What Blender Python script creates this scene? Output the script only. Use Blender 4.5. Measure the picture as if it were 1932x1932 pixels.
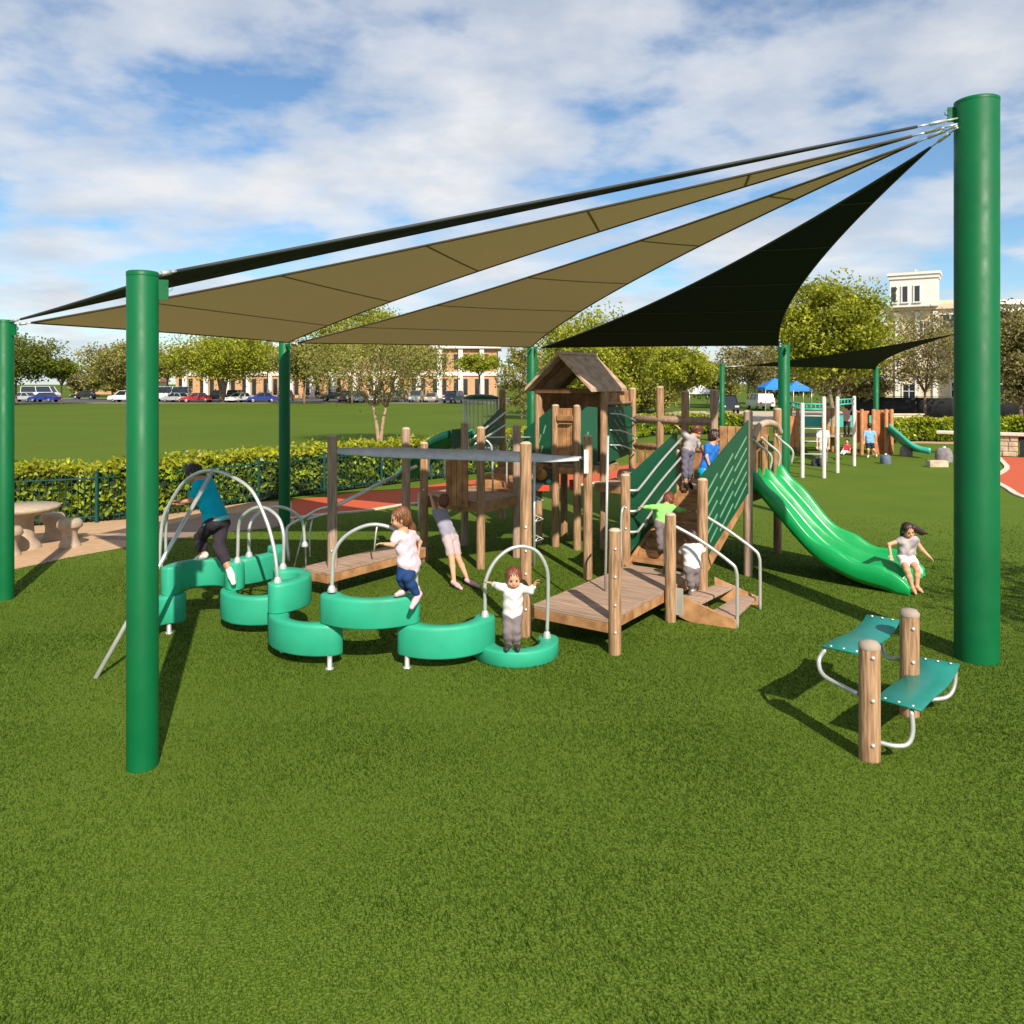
import bpy, math, random
import numpy as np
from mathutils import Vector, Matrix, Quaternion
for _o in list(bpy.data.objects):
    bpy.data.objects.remove(_o)
SC = bpy.context.scene
COL = SC.collection
R = math.radians
rng = np.random.default_rng(7)
random.seed(7)
V3 = Vector
Z = V3((0, 0, 1))

# ------------------------------------------------------------------ camera, sky, sun, exposure
F, CX, CY, CH = 1500.0, 966.0, 722.0, 3.0      # focal length and principal point of the photograph (1932 px frame)
cam_d = bpy.data.cameras.new('camera')
cam = bpy.data.objects.new('camera', cam_d)
COL.objects.link(cam)
cam.location = (0, 0, CH)
cam.rotation_euler = (R(90), 0, 0)
cam_d.sensor_width = 36
cam_d.lens = 36 * F / 1932
cam_d.shift_y = -(966 - CY) / 1932
cam_d.clip_end = 3000
SC.camera = cam

SUN_EL = R(38)
SUN_H = V3((0.30, -0.954, 0)).normalized()       # horizontal direction towards the sun
SUN_ROT = math.atan2(SUN_H.x, SUN_H.y)
world = bpy.data.worlds.new('World')
SC.world = world
world.use_nodes = True
def build_world():
    nt = world.node_tree
    nt.nodes.clear()
    N, L = nt.nodes.new, nt.links.new
    out = N('ShaderNodeOutputWorld'); bg = N('ShaderNodeBackground')
    sky = N('ShaderNodeTexSky'); sky.sky_type = 'NISHITA'; sky.sun_disc = False
    sky.sun_elevation = SUN_EL; sky.sun_rotation = SUN_ROT
    sky.air_density = 1.0; sky.dust_density = 0.3; sky.ozone_density = 2.0
    tc = N('ShaderNodeTexCoord'); sep = N('ShaderNodeSeparateXYZ'); L(tc.outputs['Generated'], sep.inputs[0])
    def mth(op, a, b=None):
        n = N('ShaderNodeMath'); n.operation = op
        for i, x in enumerate((a, b)):
            if x is None: continue
            if isinstance(x, (int, float)): n.inputs[i].default_value = x
            else: L(x, n.inputs[i])
        return n.outputs[0]
    zz = mth('ADD', mth('MAXIMUM', sep.outputs[2], 0.0), 0.16)
    cmb = N('ShaderNodeCombineXYZ')
    L(mth('DIVIDE', sep.outputs[0], zz), cmb.inputs[0]); L(mth('DIVIDE', sep.outputs[1], zz), cmb.inputs[1])
    def noise(scale, detail, rough, off):
        n = N('ShaderNodeTexNoise'); n.inputs['Scale'].default_value = scale; n.inputs['Detail'].default_value = detail
        n.inputs['Roughness'].default_value = rough
        m = N('ShaderNodeVectorMath'); m.operation = 'ADD'; L(cmb.outputs[0], m.inputs[0]); m.inputs[1].default_value = off
        L(m.outputs[0], n.inputs['Vector']); return n.outputs['Fac']
    def ramp(x, stops):
        r = N('ShaderNodeValToRGB'); L(x, r.inputs[0]); e = r.color_ramp.elements
        while len(e) < len(stops): e.new(0.5)
        for el, (p, c) in zip(e, stops): el.position = p; el.color = (c[0], c[1], c[2], 1)
        return r.outputs[0]
    cover = ramp(noise(1.55, 8, 0.56, CLOUD_OFF), [(0.40, (0, 0, 0)), (0.50, (.62, .62, .62)), (0.64, (.97, .97, .97))])
    tone = ramp(noise(2.6, 6, 0.55, (9.1, 3.3, 1)), [(0.36, (5.0, 5.35, 5.9)), (0.62, (6.7, 6.75, 6.9))])
    mix = N('ShaderNodeMixRGB'); L(cover, mix.inputs[0])
    tint = N('ShaderNodeMixRGB'); tint.blend_type = 'MULTIPLY'; tint.inputs[0].default_value = 1
    L(sky.outputs[0], tint.inputs[1]); tint.inputs[2].default_value = (0.80, 0.98, 1.08, 1)
    L(tint.outputs[0], mix.inputs[1]); L(tone, mix.inputs[2])
    L(mix.outputs[0], bg.inputs[0]); bg.inputs[1].default_value = 0.1
    L(bg.outputs[0], out.inputs[0])
CLOUD_OFF = (3.7, 1.2, 0.0)
build_world()
sun_d = bpy.data.lights.new('sun', 'SUN')
sun_d.energy = 5.0; sun_d.angle = R(0.55); sun_d.color = (1.0, 0.91, 0.78)
sun = bpy.data.objects.new('sun', sun_d); COL.objects.link(sun)
sun.rotation_euler = (-(SUN_H * math.cos(SUN_EL) + Z * math.sin(SUN_EL))).to_track_quat('-Z', 'Y').to_euler()
sun.location = (20, -40, 40)
SC.view_settings.view_transform = 'Standard'
SC.view_settings.look = 'None'
SC.view_settings.exposure = 0.36
SC.view_settings.gamma = 1.0
SC.view_settings.use_curve_mapping = False
SC.cycles.max_bounces = 8
SC.cycles.transparent_max_bounces = 16

# ------------------------------------------------------------------ places: photograph pixel -> point at a chosen distance
def W(x, y, Y): return V3(((x - CX) * Y / F, Y, CH - (y - CY) * Y / F))
def G(x, y, z=0.0):
    Y = F * (CH - z) / (y - CY)
    return V3(((x - CX) * Y / F, Y, z))
def U(u, v, z=0.0):                                # the play structure's own plan axes
    return V3((0.2 + 0.573 * u + 0.819 * v, 9.4 + 0.819 * u - 0.573 * v, z))

# ------------------------------------------------------------------ materials
MATS = {}
def mat(name, col, rough=0.6, metal=0.0, var=0.12, scale=6.0, stretch=(1, 1, 1), col2=None, bump=0.0, spec=0.5, transl=0.0, coat=0.0, bscale=None, detail=4, island=0.0, along=False, rvar=0.0):
    if name in MATS: return MATS[name]
    m = bpy.data.materials.new(name); m.use_nodes = True
    nt = m.node_tree; nt.nodes.clear(); N, L = nt.nodes.new, nt.links.new
    out = N('ShaderNodeOutputMaterial'); b = N('ShaderNodeBsdfPrincipled')
    b.inputs['Roughness'].default_value = rough; b.inputs['Metallic'].default_value = metal
    b.inputs['Specular IOR Level'].default_value = spec
    b.inputs['Coat Weight'].default_value = coat
    tc = N('ShaderNodeTexCoord'); mp = N('ShaderNodeMapping'); L(tc.outputs['Object'], mp.inputs[0]); mp.inputs['Scale'].default_value = stretch
    if along: mp.vector_type = 'TEXTURE'; mp.inputs['Rotation'].default_value = (0, 0, R(-35)); mp.inputs['Scale'].default_value = tuple(1 / q for q in stretch)
    nz = N('ShaderNodeTexNoise'); nz.inputs['Scale'].default_value = scale; nz.inputs['Detail'].default_value = detail; L(mp.outputs[0], nz.inputs['Vector'])
    rp = N('ShaderNodeValToRGB'); L(nz.outputs['Fac'], rp.inputs[0])
    c1 = [max(0, c * (1 - var)) for c in col]
    c2 = list(col2) if col2 else [min(1, c * (1 + var)) for c in col]
    rp.color_ramp.elements[0].position = 0.33; rp.color_ramp.elements[1].position = 0.67
    rp.color_ramp.elements[0].color = (*c1, 1); rp.color_ramp.elements[1].color = (*c2, 1)
    colr = rp.outputs[0]
    if island:
        ge = N('ShaderNodeNewGeometry'); mr = N('ShaderNodeMapRange'); L(ge.outputs['Random Per Island'], mr.inputs[0]); mr.inputs[3].default_value = 1 - island; mr.inputs[4].default_value = 1 + island * .7
        ml = N('ShaderNodeVectorMath'); ml.operation = 'SCALE'; L(colr, ml.inputs[0]); L(mr.outputs[0], ml.inputs['Scale']); colr = ml.outputs[0]
    if rvar:
        n3 = N('ShaderNodeTexNoise'); n3.inputs['Scale'].default_value = 5; n3.inputs['Detail'].default_value = 6; L(tc.outputs['Object'], n3.inputs['Vector'])
        m3 = N('ShaderNodeMapRange'); L(n3.outputs['Fac'], m3.inputs[0]); m3.inputs[1].default_value = .3; m3.inputs[2].default_value = .7; m3.inputs[3].default_value = max(.05, rough - rvar); m3.inputs[4].default_value = min(1, rough + rvar); L(m3.outputs[0], b.inputs['Roughness'])
    L(colr, b.inputs['Base Color'])
    if bump:
        bp = N('ShaderNodeBump'); bp.inputs['Strength'].default_value = bump; bp.inputs['Distance'].default_value = 0.02
        if bscale:
            n2 = N('ShaderNodeTexNoise'); n2.inputs['Scale'].default_value = bscale; n2.inputs['Detail'].default_value = 3; L(mp.outputs[0], n2.inputs['Vector']); L(n2.outputs['Fac'], bp.inputs['Height'])
        else: L(nz.outputs['Fac'], bp.inputs['Height'])
        L(bp.outputs[0], b.inputs['Normal'])
    if transl:
        t = N('ShaderNodeBsdfTranslucent'); L(colr, t.inputs[0]); mx = N('ShaderNodeMixShader'); mx.inputs[0].default_value = transl
        L(b.outputs[0], mx.inputs[1]); L(t.outputs[0], mx.inputs[2]); L(mx.outputs[0], out.inputs[0])
    else: L(b.outputs[0], out.inputs[0])
    MATS[name] = m
    return m
def turf_mat(name, a, b_, c, big=0.35, fine=55.0, rough=0.85, bump=0.5, sheen=0.0):
    m = bpy.data.materials.new(name); m.use_nodes = True
    nt = m.node_tree; nt.nodes.clear(); N, L = nt.nodes.new, nt.links.new
    out = N('ShaderNodeOutputMaterial'); p = N('ShaderNodeBsdfPrincipled'); p.inputs['Roughness'].default_value = rough; p.inputs['Specular IOR Level'].default_value = 0.04
    p.inputs['Sheen Weight'].default_value = sheen
    tc = N('ShaderNodeTexCoord')
    def nz(s, d):
        n = N('ShaderNodeTexNoise'); n.inputs['Scale'].default_value = s; n.inputs['Detail'].default_value = d; L(tc.outputs['Object'], n.inputs['Vector']); return n.outputs['Fac']
    def rp(x, p0, p1, k0, k1):
        r = N('ShaderNodeValToRGB'); L(x, r.inputs[0]); r.color_ramp.elements[0].position = p0; r.color_ramp.elements[1].position = p1
        r.color_ramp.elements[0].color = (*k0, 1); r.color_ramp.elements[1].color = (*k1, 1); return r.outputs[0]
    base = rp(nz(big, 5), 0.35, 0.65, a, b_)
    f = nz(fine, 3)
    mx = N('ShaderNodeMixRGB'); L(rp(f, 0.42, 0.62, (0, 0, 0), (1, 1, 1)), mx.inputs[0]); L(base, mx.inputs[1]); mx.inputs[2].default_value = (*c, 1)
    L(mx.outputs[0], p.inputs['Base Color'])
    bp = N('ShaderNodeBump'); bp.inputs['Strength'].default_value = bump; bp.inputs['Distance'].default_value = 0.03; L(f, bp.inputs['Height']); L(bp.outputs[0], p.inputs['Normal'])
    L(p.outputs[0], out.inputs[0]); MATS[name] = m
    return m
M = dict(
    wood=mat('honey_log', (0.345, 0.178, 0.080), 0.75, var=.42, scale=3.0, stretch=(14, 14, 1.1), col2=(.47, .285, .155), bump=.4, detail=6, island=.12),
    wood_gray=mat('weathered_log', (0.34, 0.215, 0.145), 0.8, var=.3, scale=3.0, stretch=(14, 14, 1.1), col2=(.47, .325, .235), bump=.35, detail=6),
    plank=mat('plank', (0.39, 0.18, 0.068), 0.7, var=.3, scale=2.0, stretch=(3, 3, 3), col2=(.51, .27, .115), bump=.25, detail=7, island=.16),
    deck=mat('deck_board', (0.33, 0.215, 0.15), 0.8, var=.22, scale=2.0, stretch=(1.0, 16, 16), col2=(.46, .315, .225), bump=.25, detail=7, island=.14, along=True),
    roof=mat('roof_board', (0.44, 0.29, 0.195), 0.85, var=.2, scale=6, col2=(.57, .41, .295), bump=.2, island=.08),
    dark_wood=mat('brown_board', (0.16, 0.07, 0.03), 0.75, var=.3, scale=5, stretch=(6, 6, 1), bump=.2),
    endgrain=mat('post_cap', (0.50, 0.40, 0.30), 0.8, var=.15, scale=20),
    steel=mat('galvanised_steel', (0.62, 0.63, 0.60), 0.38, metal=0.55, var=.06, scale=12),
    bolt=mat('bolt_head', (0.75, 0.74, 0.70), 0.3, metal=0.6, var=.05),
    pole=mat('green_pole_paint', (0.0, 0.112, 0.033), 0.5, var=.10, scale=1.3, coat=.0, spec=.28, rvar=.1, detail=8),
    pod=mat('seafoam_plastic', (0.022, 0.355, 0.205), 0.58, var=.11, scale=2.2, bump=.03, bscale=80, rvar=.12, detail=9),
    slide=mat('green_slide_plastic', (0.002, 0.31, 0.075), 0.32, var=.10, scale=2.4, coat=.15, rvar=.1, detail=9),
    seat=mat('teal_seat_plastic', (0.012, 0.205, 0.165), 0.38, var=.08, scale=5),
    panel=mat('dark_green_sheet', (0.004, 0.078, 0.034), 0.5, var=.07, scale=4),
    groove=mat('pale_groove', (0.16, 0.34, 0.20), 0.5, var=.15, scale=10),
    turq=mat('turquoise_plastic', (0.05, 0.42, 0.33), 0.4, var=.06),
    sail_tan=mat('tan_shade_cloth', (0.39, 0.29, 0.125), 0.9, var=.05, scale=40, transl=.24, spec=.1),
    sail_black=mat('black_shade_cloth', (0.010, 0.016, 0.015), 0.85, var=.15, scale=40, transl=.06, spec=.1),
    cable=mat('sail_edge_webbing', (0.03, 0.035, 0.035), 0.7),
    belt=mat('grey_rubber_belt', (0.56, 0.58, 0.60), 0.6, var=.1, scale=9),
    red_rubber=mat('red_rubber_surface', (0.50, 0.080, 0.024), 0.9, var=.14, scale=60, bump=.2),
    concrete=mat('tan_concrete', (0.50, 0.37, 0.25), 0.85, var=.1, scale=7, bump=.15),
    kerb=mat('pale_kerb', (0.62, 0.55, 0.44), 0.85, var=.1, scale=9),
    paving=mat('tan_paving', (0.47, 0.30, 0.17), 0.85, var=.1, scale=5, bump=.1),
    paving2=mat('grey_paving', (0.27, 0.185, 0.14), 0.85, var=.12, scale=5, bump=.1),
    asphalt=mat('asphalt', (0.075, 0.072, 0.068), 0.9, var=.2, scale=2),
    sidewalk=mat('sidewalk', (0.48, 0.40, 0.30), 0.9, var=.1, scale=2),
    stone=mat('cream_stone', (0.50, 0.40, 0.28), 0.9, var=.25, scale=4, bump=.4),
    cast=mat('cast_concrete', (0.40, 0.31, 0.22), 0.85, var=.12, scale=9, bump=.2),
    fence_green=mat('green_picket_paint', (0.0, 0.058, 0.05), 0.5, var=.08),
    screen=mat('black_windscreen', (0.012, 0.016, 0.018), 0.8, var=.25, scale=1.5),
    brick=mat('tan_brick', (0.50, 0.285, 0.145), 0.85, var=.12, scale=2, bump=.1),
    white_wall=mat('white_stucco', (0.70, 0.665, 0.61), 0.85, var=.05, scale=2),
    cream_wall=mat('cream_stucco', (0.62, 0.50, 0.36), 0.85, var=.08, scale=2),
    glass=mat('dark_glass', (0.02, 0.025, 0.03), 0.12, var=.2, spec=.8),
    tyre=mat('tyre_rubber', (0.015, 0.015, 0.016), 0.8),
    rim=mat('wheel_rim', (0.45, 0.45, 0.46), 0.35, metal=.7),
    bark=mat('grey_bark', (0.20, 0.145, 0.10), 0.9, var=.35, scale=3, stretch=(6, 6, 1), bump=.5),
    pale_bark=mat('pale_bark', (0.36, 0.24, 0.15), 0.9, var=.3, scale=4, stretch=(6, 6, 1), bump=.4),
    leaf_yel=mat('yellow_green_leaf', (0.25, 0.285, 0.014), 0.6, var=.25, scale=.5, col2=(.46, .47, .03), transl=.4, island=.28),
    leaf_olive=mat('olive_leaf', (0.23, 0.225, 0.04), 0.65, var=.25, scale=.5, col2=(.42, .39, .09), transl=.4, island=.28),
    leaf_dark=mat('dark_green_leaf', (0.095, 0.135, 0.010), 0.6, var=.35, scale=.5, col2=(.25, .275, .018), transl=.35, island=.3),
    leaf_brown=mat('brown_olive_leaf', (0.21, 0.185, 0.055), 0.7, var=.3, scale=.5, col2=(.38, .335, .12), transl=.35, island=.35),
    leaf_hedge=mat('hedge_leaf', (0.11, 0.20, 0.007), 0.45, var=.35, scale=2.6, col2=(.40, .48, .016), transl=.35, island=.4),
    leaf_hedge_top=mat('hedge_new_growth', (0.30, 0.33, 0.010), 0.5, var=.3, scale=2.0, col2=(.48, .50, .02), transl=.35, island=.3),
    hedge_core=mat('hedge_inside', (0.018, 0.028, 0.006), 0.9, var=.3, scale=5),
    skin=mat('light_skin', (0.62, 0.32, 0.19), 0.5, var=.05), skin_dark=mat('tan_skin', (0.46, 0.21, 0.11), 0.5, var=.05),
    hair_brown=mat('brown_hair', (0.16, 0.062, 0.022), 0.45, var=.35, scale=14, stretch=(6, 6, 1)),
    hair_dark=mat('dark_hair', (0.035, 0.014, 0.010), 0.4, var=.35, scale=14, stretch=(6, 6, 1)),
    hair_red=mat('auburn_hair', (0.15, 0.04, 0.018), 0.45, var=.3, scale=14, stretch=(6, 6, 1)),
    eye=mat('eye', (0.02, 0.012, 0.01), 0.2), lip=mat('lip', (0.42, 0.12, 0.10), 0.5),
)
M['turf'] = turf_mat('artificial_turf', (0.058, 0.104, 0.009), (0.086, 0.138, 0.014), (0.128, 0.182, 0.028), big=.45, fine=60)
M['lawn'] = turf_mat('mown_lawn', (0.062, 0.102, 0.010), (0.086, 0.130, 0.014), (0.100, 0.146, 0.018), big=.10, fine=9)
M['blade'] = mat('turf_blade', (0.031, 0.074, 0.004), 0.6, var=.25, scale=.5, col2=(.060, .112, .009), transl=.25, island=.2, spec=.08)
def cloth(name, col, var=.08): return mat(name, col, 0.85, var=var, scale=8, bump=.15, spec=.2)

# ------------------------------------------------------------------ mesh building
ORIG = {}
class MB:
    def __init__(s): s.v, s.f, s.sm, s.mi = [], [], [], []; s.cur = 0
    def add(s, vs, fs, smooth=False):
        o = len(s.v); s.v.extend(V3(p) for p in vs)
        for f in fs: s.f.append([o + i for i in f]); s.sm.append(smooth); s.mi.append(s.cur)
        return s
    def box(s, c, size, ax=None):
        c = V3(c); ax = ax or (V3((1, 0, 0)), V3((0, 1, 0)), Z)
        h = [a * (d / 2) for a, d in zip(ax, size)]
        vs = [c + h[0] * i + h[1] * j + h[2] * k for k in (-1, 1) for j in (-1, 1) for i in (-1, 1)]
        return s.add(vs, [(0, 2, 3, 1), (4, 5, 7, 6), (0, 1, 5, 4), (2, 6, 7, 3), (0, 4, 6, 2), (1, 3, 7, 5)])
    def beam(s, p0, p1, w, h, up=Z):
        p0, p1 = V3(p0), V3(p1); d = (p1 - p0); L = d.length; d.normalize()
        sd = d.cross(up).normalized(); u2 = sd.cross(d)
        return s.box((p0 + p1) / 2, (L, w, h), (d, sd, u2))
    def prism(s, poly, vec):
        n = len(poly); vs = [V3(p) for p in poly] + [V3(p) + V3(vec) for p in poly]
        fs = [tuple(range(n))[::-1], tuple(range(n, 2 * n))] + [(i, (i + 1) % n, n + (i + 1) % n, n + i) for i in range(n)]
        return s.add(vs, fs)
    def tube(s, pts, r, n=8, caps=True, smooth=True):
        pts = [V3(p) for p in pts]; m = len(pts)
        rr = r if isinstance(r, (list, tuple)) else [r] * m
        t0 = (pts[1] - pts[0]).normalized()
        a = t0.orthogonal().normalized(); vs = []; prev = t0
        for i, p in enumerate(pts):
            t = (pts[min(i + 1, m - 1)] - pts[max(i - 1, 0)]).normalized()
            q = prev.rotation_difference(t); a = (q @ a); a = (a - t * a.dot(t)).normalized(); prev = t
            b = t.cross(a)
            for k in range(n):
                an = 2 * math.pi * k / n; vs.append(p + (a * math.cos(an) + b * math.sin(an)) * rr[i])
        fs = [(i * n + k, i * n + (k + 1) % n, (i + 1) * n + (k + 1) % n, (i + 1) * n + k) for i in range(m - 1) for k in range(n)]
        s.add(vs, fs, smooth)
        if caps:
            o = len(s.v) - len(vs)
            s.f.append([o + k for k in range(n)][::-1]); s.sm.append(False); s.mi.append(s.cur)
            s.f.append([o + (m - 1) * n + k for k in range(n)]); s.sm.append(False); s.mi.append(s.cur)
        return s
    def lathe(s, prof, c, n=20, smooth=True, ax=Z, wob=0.0):
        c = V3(c); ax = V3(ax).normalized(); a = ax.orthogonal().normalized(); b = ax.cross(a); vs = []
        ph = random.random() * 6
        for r, h in prof:
            for k in range(n):
                an = 2 * math.pi * k / n; q = r * (1 + wob * math.sin(3 * an + ph))
                vs.append(c + ax * h + (a * math.cos(an) + b * math.sin(an)) * q)
        m = len(prof)
        fs = [(i * n + k, i * n + (k + 1) % n, (i + 1) * n + (k + 1) % n, (i + 1) * n + k) for i in range(m - 1) for k in range(n)]
        return s.add(vs, fs, smooth)
    def grid(s, rows, smooth=True):
        n = len(rows[0]); vs = [p for r in rows for p in r]
        fs = [(i * n + k, i * n + k + 1, (i + 1) * n + k + 1, (i + 1) * n + k) for i in range(len(rows) - 1) for k in range(n - 1)]
        return s.add(vs, fs, smooth)
    def build(s, name, m, parent=None, bevel=0.0, solid=0.0, org=None):
        o0 = ORIG.get(parent.name) if parent else (V3(org) if org is not None else V3((0, 0, 0)))
        me = bpy.data.meshes.new(name)
        me.from_pydata([tuple(p - o0) for p in s.v], [], s.f)
        for mm in (m if isinstance(m, (list, tuple)) else [m]): me.materials.append(mm)
        me.polygons.foreach_set('use_smooth', s.sm); me.polygons.foreach_set('material_index', s.mi)
        me.update()
        o = bpy.data.objects.new(name, me); COL.objects.link(o)
        if parent: o.parent = parent
        else: o.location = o0
        ORIG[o.name] = o0
        if solid:
            k = o.modifiers.new('thickness', 'SOLIDIFY'); k.thickness = solid; k.offset = 0
        if bevel:
            k = o.modifiers.new('bevel', 'BEVEL'); k.width = bevel; k.segments = 2; k.limit_method = 'ANGLE'
        return o
def np_obj(name, v, f, mats, parent=None, smooth=True, org=None, mi=None):
    """one mesh object from numpy arrays; f is (n,3) or (n,4)"""
    o0 = ORIG.get(parent.name) if parent else (V3(org) if org is not None else V3((0, 0, 0)))
    v = np.asarray(v, np.float32) - np.array(o0, np.float32); f = np.asarray(f, np.int32); k = f.shape[1]
    me = bpy.data.meshes.new(name)
    me.vertices.add(len(v)); me.vertices.foreach_set('co', v.ravel())
    me.loops.add(f.size); me.loops.foreach_set('vertex_index', f.ravel())
    me.polygons.add(len(f)); me.polygons.foreach_set('loop_start', np.arange(0, f.size, k, dtype=np.int32))
    me.polygons.foreach_set('use_smooth', np.full(len(f), smooth, bool))
    for mm in (mats if isinstance(mats, (list, tuple)) else [mats]): me.materials.append(mm)
    if mi is not None: me.polygons.foreach_set('material_index', np.asarray(mi, np.int32))
    me.update(calc_edges=True)
    o = bpy.data.objects.new(name, me); COL.objects.link(o)
    if parent: o.parent = parent
    else: o.location = o0
    ORIG[o.name] = o0
    return o
def tag(o, label=None, cat=None, group=None, kind=None):
    if label: o['label'] = label
    if cat: o['category'] = cat
    if group: o['group'] = group
    if kind: o['kind'] = kind
    return o
def thing(name, loc, label, cat, group=None):
    o = bpy.data.objects.new(name, None); COL.objects.link(o); o.location = loc; o.empty_display_size = .2
    ORIG[o.name] = V3(loc)
    return tag(o, label, cat, group)
def copy_tree(o, parent=None):
    c = o.copy(); COL.objects.link(c); c.parent = parent
    ORIG[c.name] = ORIG[o.name]
    for ch in list(o.children): copy_tree(ch, c)
    return c
def smooth_path(pts, n=6):
    """Catmull-Rom through points"""
    P = [V3(p) for p in pts]; P = [P[0] * 2 - P[1]] + P + [P[-1] * 2 - P[-2]]; out = []
    for i in range(1, len(P) - 2):
        for k in range(n):
            t = k / n; a, b, c, d = P[i - 1:i + 3]
            out.append(0.5 * ((2 * b) + (c - a) * t + (2 * a - 5 * b + 4 * c - d) * t * t + (3 * b - a - 3 * c + d) * t ** 3))
    return out + [P[-2]]
def sheet(name, pts, z, m, kind='structure'):
    me = MB(); me.add([(p[0], p[1], z) for p in pts], [tuple(range(len(pts)))])
    o = me.build(name, m); 
    if o.data.polygons[0].normal.z < 0: o.data.flip_normals()
    return tag(o, kind=kind)
def strip(name, pts, w, z0, z1, m):
    """a raised edging strip along a ground path"""
    b = MB(); P = [V3((p[0], p[1], 0)) for p in pts]; L, Rr = [], []
    for i, p in enumerate(P):
        t = (P[min(i + 1, len(P) - 1)] - P[max(0, i - 1)]).normalized(); n = V3((-t.y, t.x, 0)) * (w / 2)
        L.append(p + n); Rr.append(p - n)
    b.grid([[V3((a.x, a.y, z0)), V3((a.x, a.y, z1)), V3((c.x, c.y, z1)), V3((c.x, c.y, z0))] for a, c in zip(L, Rr)], False)
    return tag(b.build(name, m), kind='structure')
# ================================================================== THE SETTING
b = MB(); b.add([(-700, -60, -.024), (700, -60, -.024), (700, 1400, -.024), (-700, 1400, -.024)], [(0, 1, 2, 3)])
tag(b.build('ground', M['lawn']), kind='structure')
HEDGE = [(-30, 8.5), (-20, 12.5), (-13.0, 15.2), (-8.45, 17.3), (-7.05, 19.2), (-6.27, 20.2), (-2.86, 24.2), (0.6, 28.5), (4.2, 37.0), (8.6, 45.5), (14, 46.5), (20, 43.5), (26, 39.5), (36, 33)]
sheet('turf', [(-30, -14), (36, -14)] + HEDGE[::-1], 0.0, M['turf'])
PATIO = [G(-420, 1175), G(-60, 1098), G(25, 1075), G(130, 1052), G(236, 1033), G(340, 1016), G(410, 1006), G(500, 998), G(556, 990), G(552, 946), (-6.5, 20.0), (-8.5, 17.4), (-13, 15.3), (-20, 12.6)]
sheet('patio', PATIO, .004, M['paving'])
sheet('darker_paving', [G(70, 1067), G(86, 1063.5), G(138, 1027), G(158, 1010), G(146, 1009), G(126, 1025)], .008, M['paving2'])  # narrow curved grey band of the paving pattern
sheet('darker_paving', [G(176, 1017), G(300, 1022), G(398, 1007), G(520, 996), G(551, 985), G(551, 962), G(470, 966), G(390, 972), G(305, 993), G(235, 1006)], .008, M['paving2'])  # broad brown-grey area, coloured darker than the tan patio under it
RED = [G(551, 979), G(600, 972.5), G(640, 969), G(690, 965), G(754, 954), G(800, 949), G(890, 939), G(1000, 930), G(1100, 915), G(1200, 900), G(1320, 883), G(1390, 872), G(1390, 848), G(1320, 853), G(1200, 875), G(1100, 891), G(1000, 899), G(900, 906), G(840, 912), G(760, 924), G(668, 930), G(617, 938), G(551, 943)]
sheet('rubber_path', RED, .012, M['red_rubber'])
strip('path_kerb', [G(545, 981)] + RED[:10], .10, 0, .035, M['kerb'])
RED2 = [G(2200, 1010), G(2060, 975), G(1932, 939.5), G(1902, 923), G(1881, 911.5), G(1868, 904), G(1881, 897), G(1895, 889), G(1900, 882), G(1892, 872), G(1882, 862), G(1932, 863.5), G(2300, 866)]
sheet('rubber_area', RED2, .012, M['red_rubber'])
strip('rubber_kerb', smooth_path(RED2[:11], 4), .16, 0, .04, M['kerb'])
sheet('garden_path', [G(1655, 832), G(1700, 829.5), G(1803, 831), G(1900, 840), G(1900, 846), G(1803, 838), G(1700, 836), G(1660, 838)], .008, M['paving'])
sheet('car_park', [(-170, 119), (2, 119), (12, 150), (12, 152), (-170, 152)], -.016, M['asphalt'])
sheet('sidewalk', [(-170, 117), (4, 117), (4, 118.9), (-170, 118.9)], -.012, M['sidewalk'])
sheet('road', [(-175, 152.5), (5, 152.5), (5, 154.8), (-175, 154.8)], -.012, M['sidewalk'])
sheet('plaza', [(13, 60), (26, 52), (60, 62), (60, 84), (16, 84)], -.012, M['sidewalk'])

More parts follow.
